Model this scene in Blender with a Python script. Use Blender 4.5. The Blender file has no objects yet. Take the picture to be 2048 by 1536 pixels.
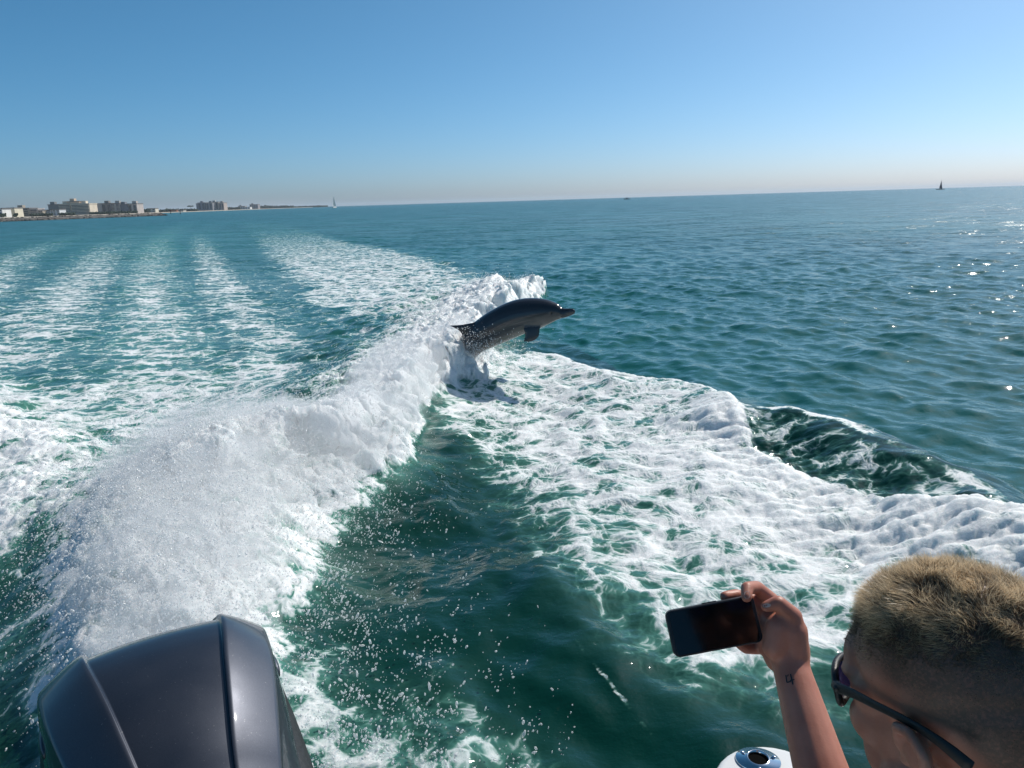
import bpy, bmesh, math, random
import numpy as np
from mathutils import Vector, Matrix

R = math.radians
scn = bpy.context.scene
col = scn.collection

# ------------------------------------------------------------------ camera, sky, sun, exposure
CAM_H = 2.3
FPX = 1500.0                       # focal length in pixels of the 2048 x 1536 photograph
PITCH = R(13.72)
ROLL = R(1.73)
_f = np.array([0, math.cos(PITCH), -math.sin(PITCH)])
_u0 = np.array([0, math.sin(PITCH), math.cos(PITCH)])
_r0 = np.array([1.0, 0, 0])
_r = math.cos(ROLL) * _r0 - math.sin(ROLL) * _u0
_u = math.cos(ROLL) * _u0 + math.sin(ROLL) * _r0
cam_data = bpy.data.cameras.new('camera')
cam = bpy.data.objects.new('camera', cam_data)
col.objects.link(cam)
cam_data.sensor_width = 36
cam_data.lens = FPX / 2048 * 36
cam_data.clip_start = 0.02
cam_data.clip_end = 60000
M4 = Matrix(((_r[0], _u[0], -_f[0], 0), (_r[1], _u[1], -_f[1], 0), (_r[2], _u[2], -_f[2], CAM_H), (0, 0, 0, 1)))
cam.matrix_world = M4
scn.camera = cam

SUN_AZ = R(47)                     # to the right of the camera's heading
SUN_EL = R(44)
world = bpy.data.worlds.new('World')
scn.world = world
world.use_nodes = True
wn = world.node_tree
wn.nodes.clear()
sky = wn.nodes.new('ShaderNodeTexSky')
sky.sky_type = 'NISHITA'
sky.sun_disc = False
sky.sun_elevation = SUN_EL
sky.sun_rotation = SUN_AZ
sky.altitude = 0
sky.air_density = 0.58
sky.dust_density = 1.15
sky.ozone_density = 7.5
bg = wn.nodes.new('ShaderNodeBackground')
bg.inputs['Strength'].default_value = 0.116
wo = wn.nodes.new('ShaderNodeOutputWorld')
hs = wn.nodes.new('ShaderNodeHueSaturation')
hs.inputs['Saturation'].default_value = 1.14
hs.inputs['Hue'].default_value = 0.479
wn.links.new(sky.outputs[0], hs.inputs['Color'])
wn.links.new(hs.outputs[0], bg.inputs['Color'])
wn.links.new(bg.outputs[0], wo.inputs['Surface'])

sun_data = bpy.data.lights.new('sun', 'SUN')
sun_data.energy = 4.3
sun_data.angle = R(0.53)
sun_data.color = (1.0, 0.94, 0.85)
sun = bpy.data.objects.new('sun', sun_data)
col.objects.link(sun)
SUN_DIR = Vector((math.sin(SUN_AZ) * math.cos(SUN_EL), math.cos(SUN_AZ) * math.cos(SUN_EL), math.sin(SUN_EL)))
sun.rotation_euler = SUN_DIR.to_track_quat('Z', 'Y').to_euler()
sun.location = SUN_DIR * 50

scn.view_settings.view_transform = 'Standard'
scn.view_settings.look = 'None'
scn.view_settings.exposure = 0.0
scn.view_settings.gamma = 1.0
scn.cycles.max_bounces = 8
scn.cycles.transparent_max_bounces = 12
scn.cycles.caustics_reflective = False
scn.cycles.caustics_refractive = False
scn.cycles.use_denoising = True
scn.cycles.sample_clamp_indirect = 6

# ------------------------------------------------------------------ helpers
rng = np.random.default_rng(11)
random.seed(5)


def ray(px, py):
    d = _f * FPX + _r * (px - 1024) - _u * (py - 768)
    return d / np.linalg.norm(d)


def ground(px, py, z=0.0):
    """point of the level z seen at a pixel of the photograph"""
    d = ray(px, py)
    t = (z - CAM_H) / d[2]
    return np.array([0, 0, CAM_H]) + d * t


def at_depth(px, py, dist):
    """point at a forward distance (metres along +Y)"""
    d = ray(px, py)
    return np.array([0, 0, CAM_H]) + d * (dist / d[1])


_tab = rng.permutation(256).astype(np.int32)
_tab = np.concatenate([_tab, _tab, _tab])
_g3 = rng.normal(size=(256, 3)).astype(np.float32)
_g3 /= np.linalg.norm(_g3, axis=1)[:, None]
_a2 = rng.uniform(0, 2 * np.pi, 256).astype(np.float32)
_g2 = np.stack([np.cos(_a2), np.sin(_a2)], 1)


def perlin2(x, y):
    x = np.asarray(x, np.float32); y = np.asarray(y, np.float32)
    xi = np.floor(x).astype(np.int32); yi = np.floor(y).astype(np.int32)
    fx = x - xi; fy = y - yi
    u = fx * fx * fx * (fx * (fx * 6 - 15) + 10); v = fy * fy * fy * (fy * (fy * 6 - 15) + 10)
    xi &= 255; yi &= 255
    def g(i, j, dx, dy):
        h = _tab[_tab[xi + i] + yi + j] & 255
        return _g2[h, 0] * dx + _g2[h, 1] * dy
    a = g(0, 0, fx, fy); b = g(1, 0, fx - 1, fy); c = g(0, 1, fx, fy - 1); d = g(1, 1, fx - 1, fy - 1)
    return ((a + u * (b - a)) * (1 - v) + (c + u * (d - c)) * v) * 1.5


def perlin3(x, y, z):
    x = np.asarray(x, np.float32); y = np.asarray(y, np.float32); z = np.asarray(z, np.float32)
    xi = np.floor(x).astype(np.int32); yi = np.floor(y).astype(np.int32); zi = np.floor(z).astype(np.int32)
    fx = x - xi; fy = y - yi; fz = z - zi
    s = lambda t: t * t * t * (t * (t * 6 - 15) + 10)
    u = s(fx); v = s(fy); w = s(fz)
    xi &= 255; yi &= 255; zi &= 255
    def g(i, j, k):
        h = _tab[_tab[_tab[xi + i] + yi + j] + zi + k] & 255
        return _g3[h, 0] * (fx - i) + _g3[h, 1] * (fy - j) + _g3[h, 2] * (fz - k)
    a = g(0, 0, 0); a = a + u * (g(1, 0, 0) - a)
    b = g(0, 1, 0); b = b + u * (g(1, 1, 0) - b)
    c = g(0, 0, 1); c = c + u * (g(1, 0, 1) - c)
    d = g(0, 1, 1); d = d + u * (g(1, 1, 1) - d)
    a = a + v * (b - a); c = c + v * (d - c)
    return (a + w * (c - a)) * 1.5


def fbm2(x, y, octv=4, lac=2.0, gain=0.5):
    o = 0; a = 1.0; n = 0
    for i in range(octv):
        o = o + a * perlin2(x + 17.3 * i, y - 9.1 * i); n += a
        x = x * lac; y = y * lac; a *= gain
    return o / n


def billow2(x, y, octv=4, lac=2.0, gain=0.5):
    """rounded lumps with sharp creases between them, 0..1"""
    o = 0; a = 1.0; n = 0
    for i in range(octv):
        o = o + a * (1 - (1 - np.minimum(np.abs(perlin2(x + 31.7 * i, y + 5.3 * i)) * 1.6, 1)) ** 2); n += a
        x = x * lac; y = y * lac; a *= gain
    return o / n


def sstep(a, b, x):
    t = np.clip((x - a) / (b - a), 0, 1)
    return t * t * (3 - 2 * t)


def polyline(P, pts):
    """distance, signed side (left of travel positive), arc parameter 0..n-1, overshoot past the ends"""
    pts = np.asarray(pts, float)[:, :2]
    n = len(P)
    best = np.full(n, 1e9); side = np.zeros(n); par = np.zeros(n); over = np.zeros(n)
    m = len(pts) - 1
    for i in range(m):
        a, b = pts[i], pts[i + 1]
        ab = b - a; L = ab @ ab
        ap = P - a
        t = ap @ ab / L
        tc = np.clip(t, 0, 1)
        q = ap - tc[:, None] * ab
        d = np.hypot(q[:, 0], q[:, 1])
        s = np.sign(ab[0] * ap[:, 1] - ab[1] * ap[:, 0])
        ov = np.zeros(n)
        if i == 0: ov = np.maximum(ov, -t * math.sqrt(L))
        if i == m - 1: ov = np.maximum(ov, (t - 1) * math.sqrt(L))
        k = d < best
        best[k] = d[k]; side[k] = s[k]; par[k] = i + tc[k]; over[k] = np.maximum(ov[k], 0)
    return best, best * side, par, over


def polygon(P, poly):
    """signed distance to a polygon, positive inside"""
    poly = np.asarray(poly, float)[:, :2]
    n = len(poly)
    best = np.full(len(P), 1e9); ins = np.zeros(len(P), bool)
    for i in range(n):
        a, b = poly[i], poly[(i + 1) % n]
        ab = b - a; ap = P - a
        t = np.clip(ap @ ab / (ab @ ab + 1e-12), 0, 1)
        q = ap - t[:, None] * ab
        best = np.minimum(best, np.hypot(q[:, 0], q[:, 1]))
        c = (a[1] > P[:, 1]) != (b[1] > P[:, 1])
        if a[1] != b[1]:
            xc = (b[0] - a[0]) * (P[:, 1] - a[1]) / (b[1] - a[1]) + a[0]
            ins ^= c & (P[:, 0] < xc)
    return np.where(ins, best, -best)


def G(*pix):
    """pixels (x, y[, z]) to points of the water level"""
    return np.array([ground(*p) for p in pix])


def raw_mesh(name, co, faces_flat, face_len, mat=None, smooth=True):
    me = bpy.data.meshes.new(name)
    co = np.asarray(co, np.float32)
    me.vertices.add(len(co))
    me.vertices.foreach_set('co', co.ravel())
    nl = len(faces_flat)
    me.loops.add(nl)
    me.loops.foreach_set('vertex_index', np.asarray(faces_flat, np.int32))
    nf = nl // face_len
    me.polygons.add(nf)
    me.polygons.foreach_set('loop_start', np.arange(0, nl, face_len, dtype=np.int32))
    me.polygons.foreach_set('use_smooth', np.full(nf, smooth))
    me.update(calc_edges=True)
    if mat: me.materials.append(mat)
    return me


def obj(name, me, parent=None, **props):
    o = bpy.data.objects.new(name, me)
    col.objects.link(o)
    if parent: o.parent = parent
    for k, v in props.items(): o[k] = v
    return o


def empty(name, loc=(0, 0, 0), rz=0.0, **props):
    o = bpy.data.objects.new(name, None)
    col.objects.link(o)
    o.location = loc
    o.rotation_euler = (0, 0, rz)
    o.empty_display_size = 0.1
    for k, v in props.items(): o[k] = v
    return o


def attr(me, name, val):
    a = me.attributes.new(name, 'FLOAT', 'POINT')
    a.data.foreach_set('value', np.asarray(val, np.float32))


def new_mat(name):
    m = bpy.data.materials.new(name)
    m.use_nodes = True
    nt = m.node_tree
    p = nt.nodes['Principled BSDF']
    return m, nt, p


class N:
    """small node helper"""
    def __init__(s, nt): s.nt = nt
    def __call__(s, typ, **kw):
        n = s.nt.nodes.new(typ)
        for k, v in kw.items(): setattr(n, k, v)
        return n
    def link(s, a, b): s.nt.links.new(a, b)
    def val(s, sock, v):
        if hasattr(v, 'is_output') or isinstance(v, bpy.types.NodeSocket): s.nt.links.new(v, sock)
        else: sock.default_value = v
    def math(s, op, a, b=None, c=None, clamp=False):
        n = s.nt.nodes.new('ShaderNodeMath'); n.operation = op; n.use_clamp = clamp
        for i, v in enumerate((a, b, c)):
            if v is not None: s.val(n.inputs[i], v)
        return n.outputs[0]
    def mix(s, f, a, b):
        n = s.nt.nodes.new('ShaderNodeMix'); n.data_type = 'RGBA'
        s.val(n.inputs[0], f); s.val(n.inputs[6], a); s.val(n.inputs[7], b)
        return n.outputs[2]
    def smooth(s, x, lo, hi, a=0.0, b=1.0):
        n = s.nt.nodes.new('ShaderNodeMapRange'); n.interpolation_type = 'SMOOTHSTEP'
        s.val(n.inputs[0], x); s.val(n.inputs[1], lo); s.val(n.inputs[2], hi); s.val(n.inputs[3], a); s.val(n.inputs[4], b)
        return n.outputs[0]
    def noise(s, vec, scale, detail=4, rough=0.5, dist=0.0):
        n = s.nt.nodes.new('ShaderNodeTexNoise')
        s.link(vec, n.inputs['Vector'])
        n.inputs['Scale'].default_value = scale; n.inputs['Detail'].default_value = detail
        n.inputs['Roughness'].default_value = rough; n.inputs['Distortion'].default_value = dist
        return n
    def attr(s, name):
        n = s.nt.nodes.new('ShaderNodeAttribute'); n.attribute_name = name
        return n.outputs['Fac']


def simple_mat(name, color, rough=0.5, metal=0.0, coat=0.0, noise=0.0, nscale=20.0, spec=0.5, bump=0.0):
    m, nt, p = new_mat(name)
    n = N(nt)
    p.inputs['Roughness'].default_value = rough
    p.inputs['Metallic'].default_value = metal
    p.inputs['Coat Weight'].default_value = coat
    p.inputs['Specular IOR Level'].default_value = spec
    tc = n('ShaderNodeTexCoord')
    nz = n.noise(tc.outputs['Object'], nscale, 5, 0.6)
    a = tuple(max(0, c * (1 - noise)) for c in color) + (1,)
    b = tuple(min(1, c * (1 + noise)) for c in color) + (1,)
    n.link(n.mix(n.smooth(nz.outputs[0], 0.3, 0.7), a, b), p.inputs['Base Color'])
    if bump:
        bn = n('ShaderNodeBump'); bn.inputs['Strength'].default_value = bump; bn.inputs['Distance'].default_value = 0.01
        n.link(nz.outputs[0], bn.inputs['Height']); n.link(bn.outputs[0], p.inputs['Normal'])
    return m

# ------------------------------------------------------------------ sea with the boat's wake
# breaking stern wave: foot of its front, from the motor outwards, and the height of its crest
TOE_PX = [(560, 1010), (650, 985), (770, 975), (825, 930), (872, 838), (880, 790), (975, 738), (1030, 672), (1088, 597)]
TOE = G(*TOE_PX)
TOE_H = np.array([0.25, 0.30, 0.32, 0.36, 0.42, 0.46, 0.52, 0.68, 0.84])
# bow wave rolling off to the right of the foam sheet
BOW = G((1330, 760, .1), (1490, 812, .2), (1600, 826, .24), (1711, 855, .26), (1800, 897, .26), (1890, 940, .25), (2048, 1040, .22), (2300, 1240, .18))
BOW_H = np.array([.05, .2, .24, .27, .28, .27, .25, .2])
# thick lip of the foam sheet
LIP = G((1040, 690), (1110, 700), (1210, 742), (1330, 765), (1412, 784), (1466, 825), (1482, 872), (1506, 912), (1590, 962), (1720, 1010), (1860, 1065), (2048, 1110))
SHEET = G((868, 880), (862, 800), (940, 740), (1060, 697), (1120, 702), (1210, 742), (1330, 765), (1412, 784), (1470, 825), (1486, 872), (1510, 912), (1600, 962),
          (1730, 1010), (1870, 1065), (2048, 1105), (2400, 1260), (2500, 1420), (1900, 1500), (1560, 1500), (1360, 1430), (1180, 1320), (1090, 1220), (1010, 1090), (930, 975), (880, 920))
UNDER = G((850, 850), (880, 760), (950, 705), (1040, 690), (1080, 730), (1010, 800), (930, 860))
THICK = G((1470, 880), (1600, 985), (1760, 1070), (2000, 1150), (2300, 1260))
AXIS = G((335, 1180), (322, 900), (308, 700), (300, 580), (303, 520), (322, 475), (365, 450), (430, 432), (520, 424))
LACE = G((480, 446), (560, 448), (620, 458), (690, 480), (800, 500), (860, 512), (950, 545), (1040, 570), (1000, 620), (900, 660), (700, 690), (620, 640), (540, 540), (500, 480))
STR_R = G((455, 438), (415, 455), (398, 472), (405, 490), (425, 540), (455, 590), (490, 640), (560, 690))
STR_L = G((330, 446), (285, 460), (245, 480), (215, 500), (160, 570), (110, 640), (40, 720))
STR_LL = G((290, 448), (230, 458), (130, 478), (20, 520), (-60, 600), (-160, 720))
MOUND = G((-250, 770), (-60, 752), (100, 800), (250, 850), (330, 920), (280, 1080), (110, 1150), (-300, 1260))
WASH = G((-300, 760), (0, 735), (200, 760), (420, 730), (600, 690), (640, 780), (560, 900), (300, 940), (0, 960), (-300, 960))
PLUME_PX = [(328, 1390), (342, 1190), (370, 1050), (420, 960), (520, 910)]
PLUME = G(*[(x, y, 0.25) for x, y in PLUME_PX])
NEARF = G((560, 1290), (640, 1280), (760, 1370), (860, 1330), (960, 1420), (1050, 1520), (1020, 1700), (560, 1800), (450, 1500))
LINE = G((1125, 1240), (1165, 1310), (1235, 1390), (1300, 1465), (1375, 1535), (1450, 1620))

WAVES = []
_w = np.random.default_rng(3)
for i in range(64):
    lam = 0.26 * (9.5 ** (_w.random()))
    th = R(205) + _w.normal() * 0.55          # travelling direction
    k = 2 * np.pi / lam
    amp = 0.0036 * lam ** 0.70 * (0.6 + 0.8 * _w.random())
    WAVES.append((k * math.cos(th), k * math.sin(th), amp, _w.random() * 6.283, lam))


def wake_fields(P, step):
    """height, foam cover, aeration at points of the water level; step = local mesh spacing"""
    n = len(P)
    x, y = P[:, 0], P[:, 1]
    z = np.zeros(n); foam = np.zeros(n); aer = np.zeros(n)
    for kx, ky, a, ph, lam in WAVES:
        w = np.clip((lam / np.maximum(step, 1e-6) - 2.5) / 3, 0, 1)
        m = w > 0
        if not m.any(): continue
        s = np.sin(kx * x[m] + ky * y[m] + ph)
        z[m] += w[m] * a * (s + 0.25 * (s * s) * 2 - 0.25)
    near = (np.hypot(x, y) < 190)
    idx = np.nonzero(near)[0]
    Q = P[idx]; qx, qy = Q[:, 0], Q[:, 1]
    n1 = fbm2(qx * .9, qy * .9, 4); n2 = fbm2(qx * 2.7 + 40, qy * 2.7, 4)
    nb = billow2(qx * 3.1, qy * 3.1, 4); ns_ = billow2(qx * 2.0 + 11, qy * 4.2 + qx * .6, 3); nf = billow2(qx * 9 + 7, qy * 9, 3)
    zz = z[idx]; F = np.zeros(len(idx)); A = np.zeros(len(idx)); T = np.zeros(len(idx))

    # flattened water inside the wake
    d_ax, s_ax, t_ax, o_ax = polyline(Q, AXIS)
    spread = 1.2 + 0.22 * np.hypot(qx, qy)
    inside = np.exp(-(d_ax / spread) ** 4)
    zz *= 1 - 0.55 * inside

    # breaking stern wave
    d, s, t, ov = polyline(Q, TOE)
    far = np.hypot(qx, qy)
    s = s + (n1 * .60 + n2 * .22) * np.clip(d * 2 + .3, 0, 1)
    h = np.interp(t, np.arange(len(TOE_H)), TOE_H)
    endw = np.exp(-(ov / .8) ** 2) * (1 - .45 * sstep(7.3, 8.0, t + .9 * n1))
    front = sstep(-.02, .50, s)
    back = np.where(s > .45, np.exp(-np.maximum(s - .45, 0) / np.interp(t, [0, 4, 8], [1.3, 1.6, 2.4])), 1)
    lim = np.interp(t, [0, 4, 8], [1.7, 2.8, 5.0])
    ridge = h * front * back * endw * (1 - sstep(.45, 1.0, s / lim))
    trough = -.13 * np.exp(-((s + .9) / .7) ** 2) * endw * np.interp(t, [0, 4, 8], [1, 1, .3])
    zz += ridge + trough
    fb = sstep(.0, .12, s) * np.clip(1.25 - (s - .2) / np.interp(t, [0, 3, 8], [1.5, 1.5, 2.6]), 0, 1) * sstep(1.2, .2, ov)
    F = np.maximum(F, fb * (np.interp(t, [0, 5, 7], [.96, .98, 1.2]) + .22 * n2 + .12 * n1)); T = np.maximum(T, sstep(.3, .9, fb))
    A = np.maximum(A, np.exp(-np.maximum(s - .2, 0) / 2.5) * sstep(-.45, .35, s + .25 * n2) * endw * .9)

    # plume of prop wash behind the motor: a heap of torn water
    d, s, t, ov = polyline(Q, PLUME)
    wid = np.interp(t, [0, 1, 2, 3, 4], [.42, .62, .85, 1.0, 1.0])
    hh = np.interp(t, [0, 1, 2, 3, 4], [.26, .38, .44, .42, .32])
    g = np.exp(-(np.maximum(d + n1 * .25, 0) / wid) ** 2.6)
    zz += hh * g
    F = np.maximum(F, sstep(.04, .55, g * (.55 + .9 * nf)) * (.96 + .35 * n2 + .2 * n1)); T = np.maximum(T, sstep(.2, .8, g)); A = np.maximum(A, sstep(.02, .5, g))

    # left-hand stern wave
    sd = polygon(Q, MOUND) + n1 * .3
    zz += .17 * sstep(-.3, 1.2, sd)
    F = np.maximum(F, sstep(-.35, .9, sd + n2 * .3) * (.84 + .25 * n2)); T = np.maximum(T, sstep(0, .8, sd) * .5); A = np.maximum(A, sstep(-.5, .5, sd) * .8)

    # aerated wash between the stern waves
    sd = polygon(Q, WASH)
    w = sstep(-.5, .7, sd + n1 * .6)
    F = np.maximum(F, w * (.64 + .22 * n2 + .15 * n1)); A = np.maximum(A, w * .85)
    zz += w * (.05 * n1 + .03 * n2)

    # streaks trailing away
    str1 = fbm2(qx * .45, qy * 2.4 + qx * .5, 4); str2 = fbm2(qx * 1.3 + 9, qy * 4.5 + qx, 3)
    for pl, wd, dens, ar in ((AXIS, .95, .58, 1.0), (STR_R, .75, .62, .5), (STR_L, 1.35, .60, .55), (STR_LL, 1.2, .64, .5)):
        d, s, t, ov = polyline(Q, pl)
        wd = wd * (1 + far * .012)
        g = np.exp(-(np.maximum(d + .5 * n1 * wd, 0) / wd) ** 2) * np.exp(-(ov / 4.0) ** 2)
        fade = np.clip(1.25 - far / 95, .0, 1)
        F = np.maximum(F, g * (1.0 + .75 * str1 + .5 * str2) * dens * fade); A = np.maximum(A, g * ar * np.clip(1.5 - far / 110, .15, 1))
    sd = polygon(Q, LACE)
    w = sstep(-.8, 1.2, sd + n1 * 1.2)
    F = np.maximum(F, w * (.64 + .28 * str1 + .22 * str2 + .1 * n1) * np.clip(1.3 - far / 90, 0, 1)); A = np.maximum(A, w * .4)
    # far trail: faint, pale
    A = np.maximum(A, inside * .22 * np.clip(1.4 - far / 140, 0, 1) * sstep(6, 11, far))
    F = np.maximum(F, inside * (.40 + .2 * str1) * np.clip(1.4 - far / 45, 0, 1) * sstep(5, 9, far))

    # foam sheet thrown off the side
    sd = polygon(Q, SHEET)
    dl, sl, tl, ol = polyline(Q, LIP)
    edge_soft = sstep(2.0, .2, dl)
    w = sstep(-.10, .75, sd + n1 * .35 * (1 - edge_soft * .8))
    w_sharp = sstep(-.03, .06, sd + n2 * .08)
    w = np.where(dl < .8, np.maximum(w, w_sharp), w)
    dt, st, tt, ot = polyline(Q, THICK)
    thick = np.exp(-(dt / .55) ** 2)
    F = np.maximum(F, w * (.68 + .20 * n1 + .14 * n2 + .10 * edge_soft + .24 * thick)); A = np.maximum(A, w * .55)
    sd2 = polygon(Q, UNDER) + n1 * .25
    F = np.maximum(F, sstep(-.35, .35, sd2) * (.74 + .25 * n2)); A = np.maximum(A, sstep(-.5, .4, sd2) * .7)
    lip = np.exp(-((dl - .05) / .10) ** 2) * (sd > -.25) * np.exp(-(ol / .5) ** 2)
    F = np.maximum(F, lip * .95 * sstep(-.05, .02, sd + .05 * n2))
    zz += .04 * sstep(-.05, .12, sd + n2 * .06) * sstep(1.4, 0., dl) + .02 * lip
    zz += (w * .030 + thick * .055) * (ns_ - .4) + w * .045 * n1
    T = np.maximum(T, thick * .12 * w)

    # bow wave
    d, s, t, ov = polyline(Q, BOW)
    hb = np.interp(t, np.arange(len(BOW_H)), BOW_H); s_bow = s
    s2 = s + .12 * n1
    prof = np.where(s2 > 0, np.exp(-(s2 / .42) ** 2), np.exp(-(s2 / .62) ** 2))
    zz += hb * prof * np.exp(-(ov / .6) ** 2)
    crest = np.exp(-((s2 - .02) / .10) ** 2) * np.exp(-(ov / .4) ** 2)
    F = np.maximum(F, crest * np.interp(t, [0, 1, 3, 3.6, 5, 7], [.2, .8, 1.0, .40, .65, .6]))
    beh = sstep(0., .2, -s2) * sstep(1.6, .5, -s2) * np.exp(-(ov / .6) ** 2)
    F = np.maximum(F, beh * np.interp(t, [0, 1.5, 3, 4, 6, 7], [.1, .55, .42, .55, .66, .6]) * (.9 + .5 * n2))

    # splashed patches beside the motor, thin drifting line
    sd = polygon(Q, NEARF)
    w = sstep(-.35, .5, sd + n2 * .35)
    F = np.maximum(F, w * (.56 + .35 * n2 + .15 * n1)); A = np.maximum(A, w * .35)
    d, s, t, ov = polyline(Q, LINE)
    F = np.maximum(F, np.exp(-((d + .015 * n2) / .012) ** 2) * .30 * (ov < .1))

    # torn, lumpy relief of thick foam
    zz += T * (.085 * (nb - .4) + .040 * (nf - .4) + .10 * n1 + .05 * n2) * np.interp(far, [2, 6, 20], [.7, 1, 1.25])
    fine = np.clip(.12 / np.maximum(step[idx], 1e-6) / 3, 0, 1)
    zz += np.clip(F, 0, 1) * .012 * (nf - .3) * fine
    z[idx] = zz; foam[idx] = F; aer[idx] = A
    thickf = np.zeros(n); thickf[idx] = T
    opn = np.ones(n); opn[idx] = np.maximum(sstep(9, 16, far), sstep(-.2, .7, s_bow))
    return z, np.clip(foam, 0, 1.2), np.clip(aer, 0, 1), np.clip(thickf, 0, 1), opn


def water_material():
    m, nt, p = new_mat('sea_water')
    n = N(nt)
    tc = n('ShaderNodeTexCoord')
    co = tc.outputs['Object']
    D = n.attr('foam'); A = n.attr('aeration'); T = n.attr('thick'); L = n.attr('lod')
    # lacy foam pattern
    warp = n.noise(co, 1.3, 3, .55)
    wv = n('ShaderNodeVectorMath', operation='MULTIPLY_ADD')
    n.link(warp.outputs['Color'], wv.inputs[0]); wv.inputs[1].default_value = (.55, .55, 0); n.link(co, wv.inputs[2])
    flat = n('ShaderNodeVectorMath', operation='MULTIPLY'); n.link(wv.outputs[0], flat.inputs[0]); flat.inputs[1].default_value = (1, 1, 0)
    def vor(scale):
        v = n('ShaderNodeTexVoronoi', feature='DISTANCE_TO_EDGE', voronoi_dimensions='2D')
        v.inputs['Scale'].default_value = scale; v.inputs['Randomness'].default_value = 1
        n.link(flat.outputs[0], v.inputs['Vector']); return v.outputs['Distance']
    v1 = vor(2.6); v2 = vor(7.5); v3 = vor(22)
    nz = n.noise(flat.outputs[0], 2.2, 9, .62)
    nz2 = n.noise(flat.outputs[0], 30, 4, .6)
    P = n.math('MULTIPLY', n.smooth(v1, 0, .30), .34)
    P = n.math('MULTIPLY_ADD', n.smooth(v2, 0, .30), .26, P)
    P = n.math('MULTIPLY_ADD', n.smooth(v3, 0, .30), .12, P)
    P = n.math('MULTIPLY_ADD', n.smooth(nz.outputs[0], .28, .72), .52, P)
    P = n.math('MULTIPLY_ADD', nz2.outputs[0], .16, P)          # roughly 0.1 .. 1.3
    diff = n.math('SUBTRACT', n.math('MULTIPLY', D, 1.36), P)
    mask = n.smooth(diff, -.05, .18)
    veil = n.math('MULTIPLY', n.smooth(diff, -.40, .25), n.smooth(D, .08, .40))                            # bubbles just under the surface
    # water body
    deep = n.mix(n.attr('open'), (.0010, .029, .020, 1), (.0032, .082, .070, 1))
    pale = (.13, .36, .28, 1)
    aer = n.math('MULTIPLY_ADD', veil, .45, n.math('MULTIPLY', A, .42), clamp=True)
    big = n.noise(co, .05, 3, .5)
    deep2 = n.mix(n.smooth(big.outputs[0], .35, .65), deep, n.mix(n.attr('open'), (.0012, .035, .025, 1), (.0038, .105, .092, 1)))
    body = n.mix(aer, deep2, pale)
    # ripples
    r1 = n.noise(co, 2.4, 5, .55)
    st = n('ShaderNodeMapping'); st.inputs['Rotation'].default_value = (0, 0, R(25)); st.inputs['Scale'].default_value = (.55, 1.3, 1)
    n.link(co, st.inputs['Vector'])
    r2 = n.noise(st.outputs[0], 9, 4, .55)
    hgt = n.math('MULTIPLY', r1.outputs[0], .026)
    hgt = n.math('MULTIPLY_ADD', r2.outputs[0], n.smooth(L, 0, .35, .005, .014), hgt)
    bp = n('ShaderNodeBump'); bp.inputs['Strength'].default_value = 1; bp.inputs['Distance'].default_value = 1.0
    n.link(hgt, bp.inputs['Height'])
    # far off the ripples are smaller than a pixel: their slopes go straight into the normal
    def slope(scale, k, src):
        c = n.noise(src, scale, 3, .6)
        v = n('ShaderNodeVectorMath', operation='MULTIPLY_ADD')
        n.link(c.outputs['Color'], v.inputs[0]); v.inputs[1].default_value = (k, k, 0); v.inputs[2].default_value = (-k / 2, -k / 2, 0)
        return v.outputs[0]
    s1 = slope(.45, 1.0, st.outputs[0]); s2 = slope(5.5, 1.6, st.outputs[0])
    add = n('ShaderNodeVectorMath', operation='ADD'); n.link(s1, add.inputs[0]); n.link(s2, add.inputs[1])
    scl = n('ShaderNodeVectorMath', operation='SCALE'); n.link(add.outputs[0], scl.inputs[0]); n.link(L, scl.inputs['Scale'])
    ad2 = n('ShaderNodeVectorMath', operation='ADD'); n.link(bp.outputs[0], ad2.inputs[0]); n.link(scl.outputs[0], ad2.inputs[1])
    nrm = n('ShaderNodeVectorMath', operation='NORMALIZE'); n.link(ad2.outputs[0], nrm.inputs[0])
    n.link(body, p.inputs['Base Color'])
    n.link(n.smooth(L, 0, 1, .04, .25), p.inputs['Roughness'])
    p.inputs['IOR'].default_value = 1.33
    n.link(nrm.outputs[0], p.inputs['Normal'])
    # foam
    fb = n.noise(co, 34, 8, .72)
    fh = n.math('MULTIPLY_ADD', fb.outputs[0], .013, n.math('MULTIPLY', n.smooth(diff, -.05, .45), .018))
    bf = n('ShaderNodeBump'); bf.inputs['Strength'].default_value = 1; bf.inputs['Distance'].default_value = 1.0
    n.link(fh, bf.inputs['Height'])
    ft = n('ShaderNodeBsdfPrincipled')
    thinc = n.mix(n.smooth(diff, 0, .55), (.47, .57, .55, 1), (.84, .85, .85, 1))
    fleck = n.noise(co, 55, 5, .7)
    thinc = n.mix(n.smooth(fleck.outputs[0], .35, .62), n.mix(.35, thinc, (.50, .60, .60, 1)), thinc)
    n.link(thinc, ft.inputs['Base Color']); n.link(bf.outputs[0], ft.inputs['Normal'])
    ft.inputs['Roughness'].default_value = .55; ft.inputs['Specular IOR Level'].default_value = .3
    ft.inputs['Subsurface Weight'].default_value = 1.0; ft.inputs['Subsurface Radius'].default_value = (.9, 1.0, 1.0)
    ft.inputs['Subsurface Scale'].default_value = .06
    gl = n('ShaderNodeBsdfGlossy'); gl.inputs['Roughness'].default_value = .22
    n.link(bf.outputs[0], gl.inputs['Normal'])
    fg = n('ShaderNodeMixShader'); fg.inputs[0].default_value = .018
    n.link(ft.outputs[0], fg.inputs[1]); n.link(gl.outputs[0], fg.inputs[2])
    mx = n('ShaderNodeMixShader')
    n.link(mask, mx.inputs[0]); n.link(p.outputs[0], mx.inputs[1]); n.link(fg.outputs[0], mx.inputs[2])
    n.link(mx.outputs[0], nt.nodes['Material Output'].inputs['Surface'])
    return m


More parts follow.
